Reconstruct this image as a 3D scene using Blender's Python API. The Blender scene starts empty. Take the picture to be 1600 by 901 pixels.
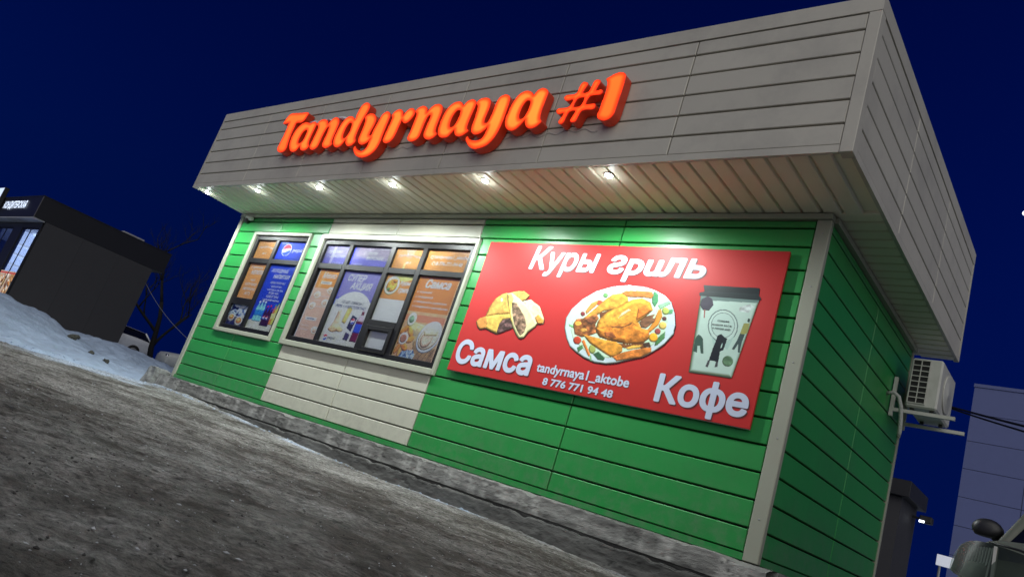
import bpy, bmesh, math, random
import numpy as np
from mathutils import Matrix, Vector

random.seed(7)
np.random.seed(7)
scene = bpy.context.scene
COL = scene.collection
R = math.radians

# ------------------------------------------------------------------ camera
cam_data = bpy.data.cameras.new("camera")
cam = bpy.data.objects.new("camera", cam_data)
COL.objects.link(cam)
cam_data.sensor_fit = 'HORIZONTAL'
cam_data.sensor_width = 36.0
cam_data.lens = 26.021
cam_data.clip_start = 0.02
cam_data.clip_end = 2000.0
rot = Matrix(((0.7478, -0.065008, 0.660733), (0.589055, -0.394141, -0.705455), (0.306282, 0.916748, -0.256446)))
cam.matrix_world = Matrix.Translation((12.2444, -5.8997, -0.0893)) @ rot.to_4x4()
scene.camera = cam

# ------------------------------------------------------------------ night sky
world = bpy.data.worlds.new("World")
scene.world = world
world.use_nodes = True
wn = world.node_tree
wn.nodes.clear()
sky = wn.nodes.new('ShaderNodeTexSky')
sky.sky_type = 'NISHITA'
sky.sun_disc = False
sky.sun_elevation = R(-1.0)
sky.sun_rotation = R(200)
sky.ozone_density = 6.0
sky.air_density = 1.0
sky.dust_density = 0.2
tint = wn.nodes.new('ShaderNodeMixRGB')
tint.blend_type = 'MULTIPLY'
tint.inputs[0].default_value = 1.0
tint.inputs[2].default_value = (0.03, 0.60, 1.55, 1)
bg = wn.nodes.new('ShaderNodeBackground')
bg.inputs[1].default_value = 0.15
wo = wn.nodes.new('ShaderNodeOutputWorld')
tcw = wn.nodes.new('ShaderNodeTexCoord'); sxyz = wn.nodes.new('ShaderNodeSeparateXYZ'); cxyz = wn.nodes.new('ShaderNodeCombineXYZ')
lift = wn.nodes.new('ShaderNodeMath'); lift.operation = 'MAXIMUM'; lift.inputs[1].default_value = 0.22     # no darker band along the horizon
wn.links.new(tcw.outputs['Generated'], sxyz.inputs[0]); wn.links.new(sxyz.outputs[0], cxyz.inputs[0]); wn.links.new(sxyz.outputs[1], cxyz.inputs[1])
wn.links.new(sxyz.outputs[2], lift.inputs[0]); wn.links.new(lift.outputs[0], cxyz.inputs[2]); wn.links.new(cxyz.outputs[0], sky.inputs[0])
wn.links.new(sky.outputs[0], tint.inputs[1])
wn.links.new(tint.outputs[0], bg.inputs[0])
wn.links.new(bg.outputs[0], wo.inputs[0])

# faint light of the town falling in from behind the camera
sun_d = bpy.data.lights.new("sun", 'SUN')
sun_d.energy = 1.6
sun_d.angle = R(80)
sun_d.color = (1.0, 0.99, 0.92)
sun = bpy.data.objects.new("sun", sun_d)
COL.objects.link(sun)
sun.rotation_euler = Vector((-0.78, 1.0, -0.72)).to_track_quat('-Z', 'Y').to_euler()

vs = scene.view_settings
vs.view_transform = 'Standard'
vs.look = 'None'
vs.exposure = 0.0
vs.gamma = 1.0
vs.use_curve_mapping = False
scene.cycles.max_bounces = 6
scene.cycles.transparent_max_bounces = 12
scene.cycles.caustics_reflective = False
scene.cycles.caustics_refractive = False
scene.cycles.sample_clamp_indirect = 4.0

# ------------------------------------------------------------------ helpers
def lin(c):
    return tuple(((v / 255.0) / 12.92 if v <= 10.3 else ((v / 255.0 + 0.055) / 1.055) ** 2.4) for v in c)

_tab = np.random.rand(256, 256)
def vnoise(x, y, seed=0):
    x = np.asarray(x, float) + seed * 17.31
    y = np.asarray(y, float) + seed * 9.77
    xi = np.floor(x).astype(int); yi = np.floor(y).astype(int)
    fx = x - xi; fy = y - yi
    fx = fx * fx * (3 - 2 * fx); fy = fy * fy * (3 - 2 * fy)
    a = _tab[xi & 255, yi & 255]; b = _tab[(xi + 1) & 255, yi & 255]
    c = _tab[xi & 255, (yi + 1) & 255]; d = _tab[(xi + 1) & 255, (yi + 1) & 255]
    return (a * (1 - fx) + b * fx) * (1 - fy) + (c * (1 - fx) + d * fx) * fy - 0.5
def fbm(x, y, octv=4, seed=0):
    t = 0; amp = 1.0
    for k in range(octv):
        t = t + amp * vnoise(x * 2 ** k, y * 2 ** k, seed + k)
        amp *= 0.5
    return t

def setp(o, label=None, cat=None, group=None, kind=None):
    if label: o['label'] = label
    if cat: o['category'] = cat
    if group: o['group'] = group
    if kind: o['kind'] = kind
    return o

def empty(name, loc, label, cat, group=None, kind=None):
    o = bpy.data.objects.new(name, None)
    o.empty_display_size = 0.2
    COL.objects.link(o)
    o.location = loc
    setp(o, label, cat, group, kind)
    return o

def link(name, me, mat=None, parent=None, loc=None):
    o = bpy.data.objects.new(name, me)
    if mat is not None and len(me.materials) == 0:
        me.materials.append(mat)
    COL.objects.link(o)
    if loc is not None:
        o.location = loc
    if parent is not None:
        o.parent = parent
        if parent.type == 'EMPTY':
            o.matrix_parent_inverse = Matrix.Translation(-Vector(parent.location))
        elif loc is None or True:
            o.matrix_parent_inverse = Matrix.Translation(-Vector(parent.location))
    return o

class MB:
    """collects simple shapes into one mesh"""
    def __init__(self):
        self.v = []; self.f = []; self.mi = []; self.cur = 0
    def add(self, vs, fs):
        n = len(self.v)
        self.v += [tuple(p) for p in vs]
        self.f += [tuple(i + n for i in q) for q in fs]
        self.mi += [self.cur] * len(fs)
        return self
    def box(self, x0, x1, y0, y1, z0, z1):
        return self.add([(x0, y0, z0), (x1, y0, z0), (x1, y1, z0), (x0, y1, z0), (x0, y0, z1), (x1, y0, z1), (x1, y1, z1), (x0, y1, z1)],
                 [(0, 3, 2, 1), (4, 5, 6, 7), (0, 1, 5, 4), (1, 2, 6, 5), (2, 3, 7, 6), (3, 0, 4, 7)])
    def cbox(self, x0, x1, y0, y1, z0, z1, c=0.01):
        """box with all edges chamfered by c"""
        vs = []
        X = (x0, x1); Y = (y0, y1); Z = (z0, z1)
        idx = {}
        for i in (0, 1):
            for j in (0, 1):
                for k in (0, 1):
                    sx = c if i == 0 else -c; sy = c if j == 0 else -c; sz = c if k == 0 else -c
                    idx[i, j, k, 'x'] = len(vs); vs.append((X[i], Y[j] + sy, Z[k] + sz))
                    idx[i, j, k, 'y'] = len(vs); vs.append((X[i] + sx, Y[j], Z[k] + sz))
                    idx[i, j, k, 'z'] = len(vs); vs.append((X[i] + sx, Y[j] + sy, Z[k]))
        fs = []
        for i in (0, 1):
            q = [idx[i, 0, 0, 'x'], idx[i, 1, 0, 'x'], idx[i, 1, 1, 'x'], idx[i, 0, 1, 'x']]
            fs.append(q if i else q[::-1])
            q = [idx[0, i, 0, 'y'], idx[1, i, 0, 'y'], idx[1, i, 1, 'y'], idx[0, i, 1, 'y']]
            fs.append(q[::-1] if i else q)
            q = [idx[0, 0, i, 'z'], idx[1, 0, i, 'z'], idx[1, 1, i, 'z'], idx[0, 1, i, 'z']]
            fs.append(q if i else q[::-1])
        for a in (0, 1):
            for b in (0, 1):
                q = [idx[0, a, b, 'y'], idx[1, a, b, 'y'], idx[1, a, b, 'z'], idx[0, a, b, 'z']]
                fs.append(q if (a == b) == (a == 1) else q[::-1])
                q = [idx[a, 0, b, 'x'], idx[a, 1, b, 'x'], idx[a, 1, b, 'z'], idx[a, 0, b, 'z']]
                fs.append(q)
                q = [idx[a, b, 0, 'x'], idx[a, b, 1, 'x'], idx[a, b, 1, 'y'], idx[a, b, 0, 'y']]
                fs.append(q)
                for k in (0, 1):
                    fs.append([idx[a, b, k, 'x'], idx[a, b, k, 'y'], idx[a, b, k, 'z']])
        return self.add(vs, fs)
    def tube(self, pts, r, n=8, r1=None):
        pts = [Vector(p) for p in pts]
        m = len(pts); base = len(self.v)
        vs = []
        up = Vector((0.13, 0.27, 0.95))
        for i, p in enumerate(pts):
            d = (pts[min(i + 1, m - 1)] - pts[max(i - 1, 0)]).normalized()
            if abs(d.dot(up)) > 0.97: up = Vector((1, 0.1, 0))
            a = d.cross(up).normalized(); b = a.cross(d)
            rr = r if r1 is None else r + (r1 - r) * i / max(1, m - 1)
            for k in range(n):
                t = 2 * math.pi * k / n
                vs.append(p + (a * math.cos(t) + b * math.sin(t)) * rr)
        fs = []
        for i in range(m - 1):
            for k in range(n):
                fs.append((i * n + k, i * n + (k + 1) % n, (i + 1) * n + (k + 1) % n, (i + 1) * n + k))
        fs.append(tuple(range(n))[::-1]); fs.append(tuple((m - 1) * n + k for k in range(n)))
        return self.add(vs, fs)
    def lathe(self, prof, c, axis='z', n=20):
        """prof: (radius, height) list; revolves about axis through c"""
        vs = []; fs = []
        for r, h in prof:
            for k in range(n):
                t = 2 * math.pi * k / n
                a, b = r * math.cos(t), r * math.sin(t)
                if axis == 'z': vs.append((c[0] + a, c[1] + b, c[2] + h))
                elif axis == 'y': vs.append((c[0] + a, c[1] + h, c[2] + b))
                else: vs.append((c[0] + h, c[1] + a, c[2] + b))
        for i in range(len(prof) - 1):
            for k in range(n):
                fs.append((i * n + k, i * n + (k + 1) % n, (i + 1) * n + (k + 1) % n, (i + 1) * n + k))
        fs.append(tuple(range(n))[::-1]); fs.append(tuple((len(prof) - 1) * n + k for k in range(n)))
        return self.add(vs, fs)
    def mesh(self, name, smooth=False, fix=True):
        me = bpy.data.meshes.new(name)
        me.from_pydata(self.v, [], self.f)
        if any(self.mi): me.polygons.foreach_set('material_index', self.mi)
        if fix:
            bm = bmesh.new(); bm.from_mesh(me)
            bmesh.ops.recalc_face_normals(bm, faces=bm.faces)
            bm.to_mesh(me); bm.free()
        if smooth:
            me.polygons.foreach_set('use_smooth', [True] * len(me.polygons))
        me.update()
        return me
    def build(self, name, mat, parent=None, smooth=False):
        return link(name, self.mesh(name, smooth), mat, parent)

def smooth_by_angle(o, ang=35):
    me = o.data
    bm = bmesh.new(); bm.from_mesh(me)
    for f in bm.faces: f.smooth = True
    for e in bm.edges:
        if len(e.link_faces) == 2 and e.calc_face_angle(0) > R(ang): e.smooth = False
    bm.to_mesh(me); bm.free()

def grid_mesh(name, X, Y, Z, cols=None, attr='tone'):
    ny, nx = X.shape
    me = bpy.data.meshes.new(name)
    co = np.stack([X, Y, Z], -1).reshape(-1, 3).astype(np.float32)
    i = np.arange((ny - 1) * (nx - 1)); r = i // (nx - 1); c = i % (nx - 1)
    a = r * nx + c
    q = np.stack([a, a + 1, a + nx + 1, a + nx], 1).astype(np.int32)
    return raw_mesh(me, co, q, cols, attr)

def raw_mesh(me, co, q, cols=None, attr='tone', smooth=True):
    me.vertices.add(len(co)); me.vertices.foreach_set('co', co.ravel())
    me.loops.add(q.size); me.loops.foreach_set('vertex_index', q.ravel())
    me.polygons.add(len(q))
    me.polygons.foreach_set('loop_start', np.arange(0, q.size, q.shape[1], dtype=np.int32))
    me.polygons.foreach_set('loop_total', np.full(len(q), q.shape[1], dtype=np.int32))
    me.polygons.foreach_set('use_smooth', np.full(len(q), smooth))
    me.update(calc_edges=True)
    if cols is not None:
        at = me.color_attributes.new(attr, 'FLOAT_COLOR', 'POINT')
        rgba = np.ones((len(co), 4), np.float32); rgba[:, :3] = cols.reshape(-1, 3)
        at.data.foreach_set('color', rgba.ravel())
    me.validate()
    return me

# ------------------------------------------------------------------ materials
def nodes(name):
    m = bpy.data.materials.new(name); m.use_nodes = True
    nt = m.node_tree; b = nt.nodes['Principled BSDF']
    return m, nt, b

def mat(name, rgb, rough=0.5, metal=0.0, var=0.0, scale=3.0, bump=0.0, bscale=40.0, rnd=0.0, spec=0.5, emit=None, estr=0.0, dirt=None, dirt_amt=0.0, dscale=1.2, stretch=(1, 1, 1), splash=False):
    """rgb linear. var: cloudy tone change, rnd: change from piece to piece, dirt: colour of blotchy grime"""
    m, nt, b = nodes(name)
    b.inputs['Roughness'].default_value = rough
    b.inputs['Metallic'].default_value = metal
    b.inputs['Specular IOR Level'].default_value = spec
    b.inputs['Base Color'].default_value = (*rgb, 1)
    tc = nt.nodes.new('ShaderNodeNewGeometry')
    mp = nt.nodes.new('ShaderNodeMapping'); mp.inputs['Scale'].default_value = stretch
    nt.links.new(tc.outputs['Position'], mp.inputs[0])
    out = None
    if var or rnd or dirt:
        hsv = nt.nodes.new('ShaderNodeHueSaturation')
        hsv.inputs['Color'].default_value = (*rgb, 1)
        val = nt.nodes.new('ShaderNodeMath'); val.operation = 'MULTIPLY_ADD'
        no = nt.nodes.new('ShaderNodeTexNoise'); no.inputs['Scale'].default_value = scale; no.inputs['Detail'].default_value = 5
        nt.links.new(mp.outputs[0], no.inputs['Vector'])
        nt.links.new(no.outputs[0], val.inputs[0]); val.inputs[1].default_value = 2 * var; val.inputs[2].default_value = 1 - var
        last = val.outputs[0]
        if rnd:
            oi = nt.nodes.new('ShaderNodeObjectInfo')
            v2 = nt.nodes.new('ShaderNodeMath'); v2.operation = 'MULTIPLY_ADD'; v2.inputs[1].default_value = 2 * rnd; v2.inputs[2].default_value = 1 - rnd
            nt.links.new(oi.outputs['Random'], v2.inputs[0])
            v3 = nt.nodes.new('ShaderNodeMath'); v3.operation = 'MULTIPLY'
            nt.links.new(last, v3.inputs[0]); nt.links.new(v2.outputs[0], v3.inputs[1]); last = v3.outputs[0]
        nt.links.new(last, hsv.inputs['Value'])
        out = hsv.outputs[0]
        if dirt:
            n2 = nt.nodes.new('ShaderNodeTexNoise'); n2.inputs['Scale'].default_value = dscale; n2.inputs['Detail'].default_value = 8; n2.inputs['Roughness'].default_value = 0.7
            nt.links.new(mp.outputs[0], n2.inputs['Vector'])
            rp = nt.nodes.new('ShaderNodeMapRange'); rp.inputs[1].default_value = 0.48; rp.inputs[2].default_value = 0.72; rp.inputs[4].default_value = dirt_amt
            nt.links.new(n2.outputs[0], rp.inputs[0])
            mx = nt.nodes.new('ShaderNodeMixRGB'); mx.inputs[2].default_value = (*dirt, 1)
            nt.links.new(rp.outputs[0], mx.inputs[0]); nt.links.new(out, mx.inputs[1]); out = mx.outputs[0]
        if splash:      # dried road salt and mud, thickest low on the wall
            sx_ = nt.nodes.new('ShaderNodeSeparateXYZ'); nt.links.new(tc.outputs['Position'], sx_.inputs[0])
            zr = nt.nodes.new('ShaderNodeMapRange'); zr.inputs[1].default_value = 0.0; zr.inputs[2].default_value = 0.7; zr.inputs[3].default_value = 0.55; zr.inputs[4].default_value = 0.0
            nt.links.new(sx_.outputs[2], zr.inputs[0])
            n4 = nt.nodes.new('ShaderNodeTexNoise'); n4.inputs['Scale'].default_value = 9; n4.inputs['Detail'].default_value = 9; n4.inputs['Roughness'].default_value = 0.75
            nt.links.new(tc.outputs['Position'], n4.inputs['Vector'])
            r4 = nt.nodes.new('ShaderNodeMapRange'); r4.inputs[1].default_value = 0.45; r4.inputs[2].default_value = 0.75
            nt.links.new(n4.outputs[0], r4.inputs[0])
            mu = nt.nodes.new('ShaderNodeMath'); mu.operation = 'MULTIPLY'; nt.links.new(zr.outputs[0], mu.inputs[0]); nt.links.new(r4.outputs[0], mu.inputs[1])
            m4 = nt.nodes.new('ShaderNodeMixRGB'); m4.inputs[2].default_value = (0.20, 0.19, 0.17, 1)
            nt.links.new(mu.outputs[0], m4.inputs[0]); nt.links.new(out, m4.inputs[1]); out = m4.outputs[0]
        nt.links.new(out, b.inputs['Base Color'])
    if bump:
        nb = nt.nodes.new('ShaderNodeTexNoise'); nb.inputs['Scale'].default_value = bscale; nb.inputs['Detail'].default_value = 6
        nt.links.new(mp.outputs[0], nb.inputs['Vector'])
        bp = nt.nodes.new('ShaderNodeBump'); bp.inputs['Strength'].default_value = 1.0; bp.inputs['Distance'].default_value = bump
        nt.links.new(nb.outputs[0], bp.inputs['Height']); nt.links.new(bp.outputs[0], b.inputs['Normal'])
    if emit:
        b.inputs['Emission Color'].default_value = (*emit, 1); b.inputs['Emission Strength'].default_value = estr
    return m

def print_mat(name, rough=0.4, attr='tone'):
    m, nt, b = nodes(name)
    a = nt.nodes.new('ShaderNodeVertexColor'); a.layer_name = attr
    nt.links.new(a.outputs[0], b.inputs['Base Color'])
    b.inputs['Roughness'].default_value = rough
    return m

def glass_mat(name, tintc=(1, 1, 1), rough=0.02, refl=0.6):
    m = bpy.data.materials.new(name); m.use_nodes = True
    nt = m.node_tree; nt.nodes.clear()
    t = nt.nodes.new('ShaderNodeBsdfTransparent'); t.inputs[0].default_value = (*tintc, 1)
    g = nt.nodes.new('ShaderNodeBsdfGlossy'); g.inputs['Roughness'].default_value = rough
    f = nt.nodes.new('ShaderNodeFresnel'); f.inputs[0].default_value = 1.5
    k = nt.nodes.new('ShaderNodeMath'); k.operation = 'MULTIPLY'; k.inputs[1].default_value = refl
    mx = nt.nodes.new('ShaderNodeMixShader'); o = nt.nodes.new('ShaderNodeOutputMaterial')
    nt.links.new(f.outputs[0], k.inputs[0]); nt.links.new(k.outputs[0], mx.inputs[0])
    nt.links.new(t.outputs[0], mx.inputs[1]); nt.links.new(g.outputs[0], mx.inputs[2]); nt.links.new(mx.outputs[0], o.inputs[0])
    return m

def glow_mat(name, rgb, strength):
    return mat(name, tuple(min(1, c) * 0.5 for c in rgb), 0.5, emit=rgb, estr=strength)

GREEN = mat('green_panel_paint', (0.022, 0.25, 0.052), 0.38, bump=0.006, bscale=2.4, splash=True, var=0.05, scale=1.3, rnd=0.05, dirt=(0.05, 0.12, 0.05), dirt_amt=0.25, stretch=(1, 1, 1))
BEIGE = mat('beige_panel_paint', (0.47, 0.47, 0.38), 0.42, bump=0.006, bscale=2.4, splash=True, var=0.05, scale=1.3, rnd=0.04, dirt=(0.25, 0.22, 0.17), dirt_amt=0.3)
TRIM = mat('cream_trim_paint', (0.32, 0.33, 0.26), 0.4, var=0.05, scale=2.0, dirt=(0.28, 0.26, 0.2), dirt_amt=0.25, dscale=4)
FASCIA = mat('fascia_panel_paint', (0.52, 0.495, 0.425), 0.45, bump=0.006, bscale=2.0, var=0.05, scale=1.1, rnd=0.04, dirt=(0.22, 0.21, 0.2), dirt_amt=0.35)
SOFFIT = mat('soffit_paint', (0.74, 0.71, 0.57), 0.45, var=0.06, scale=2.0, rnd=0.04)
DARKCORE = mat('groove_backing', (0.012, 0.03, 0.014), 0.8, var=0.2)
GREYCORE = mat('fascia_backing', (0.11, 0.085, 0.06), 0.8, var=0.2)
FRAME = mat('dark_brown_window_frame', (0.007, 0.0065, 0.007), 0.4, var=0.2, scale=6, spec=0.25)
GLASS = glass_mat('window_glass', (0.97, 0.98, 0.98), 0.03, 0.55)
WHITEINK = mat('white_ink', (0.50, 0.55, 0.68), 0.5, var=0.03, spec=0.3)
CONCRETE = mat('stained_concrete', (0.24, 0.245, 0.235), 0.9, var=0.75, scale=16, bump=0.003, bscale=60, dirt=(0.045, 0.043, 0.04), dirt_amt=0.9, dscale=6, stretch=(0.45, 1, 1.8))
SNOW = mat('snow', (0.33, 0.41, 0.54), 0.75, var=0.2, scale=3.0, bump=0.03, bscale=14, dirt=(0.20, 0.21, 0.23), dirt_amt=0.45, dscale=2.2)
STEEL = mat('galvanised_steel', (0.35, 0.36, 0.36), 0.45, metal=0.6, var=0.2)
BLACK = mat('black_plastic', (0.012, 0.012, 0.014), 0.45, var=0.2)
PRINT = print_mat('printed_film', 0.35)
# outlines of prints and letters, millimetres on the wall plane
SIGN = [('T',[[2280,3930,2284,3970,2319,4041,2363,4084,2442,4092,2616,4078,2849,4062,2850,4000,2828,3943,2771,3909,2649,3911,2633,3844,2631,3699,2651,3567,2666,3502,2651,3451,2585,3427,2504,3437,2442,3471,2425,3518,2435,3623,2447,3754,2438,3901,2440,3928,2366,3928]]),
 ('a',[[3005,3871,2946,3886,2882,3892,2799,3867,2727,3796,2696,3694,2706,3576,2753,3489,2816,3434,2888,3416,2958,3430,3007,3503,3038,3463,3087,3428,3152,3418,3210,3432,3245,3480,3205,3526,3190,3578,3191,3691,3198,3792,3197,3843,3147,3876,3085,3882,3049,3863],[3007,3764,2970,3761,2923,3714,2904,3626,2913,3574,2948,3545,2996,3548,3038,3602,3047,3691,3031,3743]]),
 ('n',[[3218,3831,3236,3871,3303,3899,3380,3895,3447,3863,3495,3808,3531,3861,3582,3896,3643,3900,3707,3868,3747,3803,3755,3704,3752,3595,3761,3509,3794,3477,3758,3443,3682,3421,3605,3442,3567,3481,3564,3549,3567,3659,3557,3747,3526,3768,3496,3727,3476,3630,3473,3519,3455,3446,3391,3416,3329,3424,3278,3459,3274,3509,3285,3620,3289,3746,3266,3798]]),
 ('d',[[4096,3823,4044,3859,3978,3884,3898,3874,3833,3807,3801,3688,3795,3555,3823,3481,3869,3435,3934,3415,3997,3426,4039,3471,4073,3527,4098,3472,4150,3427,4209,3414,4266,3430,4303,3480,4271,3529,4258,3612,4268,3765,4303,3904,4312,3974,4297,4024,4247,4060,4184,4067,4131,4043,4106,3985,4096,3902],[4040,3781,3998,3779,3962,3710,3960,3614,3985,3558,4024,3537,4064,3569,4091,3639,4083,3723,4066,3760]]),
 ('y',[[4308,3826,4334,3865,4393,3880,4467,3868,4534,3824,4567,3758,4566,3676,4544,3583,4554,3548,4598,3538,4610,3631,4634,3738,4657,3832,4709,3870,4765,3868,4810,3836,4832,3780,4831,3665,4832,3532,4835,3412,4802,3309,4711,3242,4591,3223,4472,3247,4377,3310,4337,3367,4349,3400,4398,3356,4475,3324,4547,3315,4605,3362,4615,3442,4617,3498,4576,3445,4497,3417,4423,3429,4371,3474,4356,3544,4359,3654,4351,3752,4336,3795]]),
 ('r',[[4864,3803,4890,3854,4949,3879,5004,3876,5057,3840,5095,3775,5124,3829,5181,3869,5234,3866,5281,3832,5300,3771,5273,3709,5225,3670,5167,3667,5125,3697,5102,3716,5092,3628,5084,3511,5055,3435,4993,3403,4926,3411,4886,3445,4884,3488,4890,3606,4901,3719,4899,3773]]),
 ('n',[[5302,3817,5345,3864,5413,3879,5471,3863,5511,3826,5534,3776,5568,3833,5629,3873,5701,3873,5760,3843,5792,3782,5799,3687,5798,3575,5812,3499,5855,3459,5828,3418,5762,3392,5692,3404,5643,3439,5625,3491,5625,3604,5631,3705,5606,3739,5571,3711,5560,3635,5559,3509,5548,3434,5501,3398,5430,3391,5373,3413,5348,3450,5358,3513,5363,3616,5361,3719,5347,3779]]),
 ('a',[[6136,3804,6091,3848,6030,3869,5955,3858,5886,3800,5850,3671,5854,3540,5875,3467,5922,3416,5990,3396,6059,3404,6106,3458,6134,3491,6160,3442,6195,3407,6257,3394,6314,3409,6370,3453,6338,3478,6320,3532,6321,3624,6332,3738,6331,3808,6302,3852,6244,3871,6181,3855,6152,3823],[6091,3753,6051,3745,6017,3678,6012,3596,6031,3541,6062,3521,6104,3540,6130,3608,6135,3689,6120,3738]]),
 ('y',[[6339,3809,6365,3851,6426,3869,6498,3858,6547,3823,6569,3757,6568,3666,6562,3588,6575,3541,6604,3522,6635,3541,6649,3602,6657,3691,6660,3792,6687,3851,6745,3870,6794,3861,6833,3828,6849,3759,6850,3647,6850,3526,6836,3407,6800,3311,6737,3245,6645,3216,6552,3214,6467,3254,6396,3321,6377,3362,6395,3377,6435,3340,6508,3314,6576,3312,6632,3336,6657,3400,6657,3484,6634,3452,6574,3407,6498,3397,6448,3418,6415,3460,6404,3547,6400,3661,6386,3755,6366,3787]]),
 ('a',[[7174,3810,7145,3844,7084,3874,7022,3876,6951,3836,6905,3730,6890,3599,6897,3510,6936,3441,7002,3403,7074,3407,7128,3456,7171,3516,7189,3472,7225,3426,7276,3403,7338,3410,7380,3438,7404,3472,7379,3501,7364,3539,7357,3603,7360,3720,7364,3816,7337,3857,7286,3882,7229,3877,7194,3843],[7131,3756,7092,3747,7063,3679,7057,3603,7071,3553,7100,3525,7143,3540,7167,3602,7174,3677,7164,3732]]),
 ('#',[[7792,3884,7838,3873,7851,3849,7822,3755,7897,3763,7920,3866,7941,3889,7979,3885,7999,3860,7974,3762,8037,3765,8061,3753,8064,3726,8046,3711,7932,3709,7908,3615,8007,3612,8028,3598,8031,3567,8009,3550,7885,3548,7852,3441,7829,3425,7795,3428,7781,3452,7809,3549,7728,3547,7698,3429,7668,3418,7642,3430,7636,3448,7673,3539,7604,3539,7574,3554,7566,3583,7586,3603,7702,3606,7735,3691,7654,3687,7621,3705,7609,3729,7629,3754,7745,3758,7766,3860],[7783,3694,7871,3697,7851,3605,7764,3602]]),
 ('1',[[8064,3882,8093,3900,8147,3928,8198,3936,8244,3929,8274,3905,8284,3872,8288,3763,8286,3633,8283,3504,8273,3454,8241,3419,8192,3407,8139,3421,8103,3446,8094,3482,8100,3551,8104,3673,8104,3770,8089,3843]])]
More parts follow.
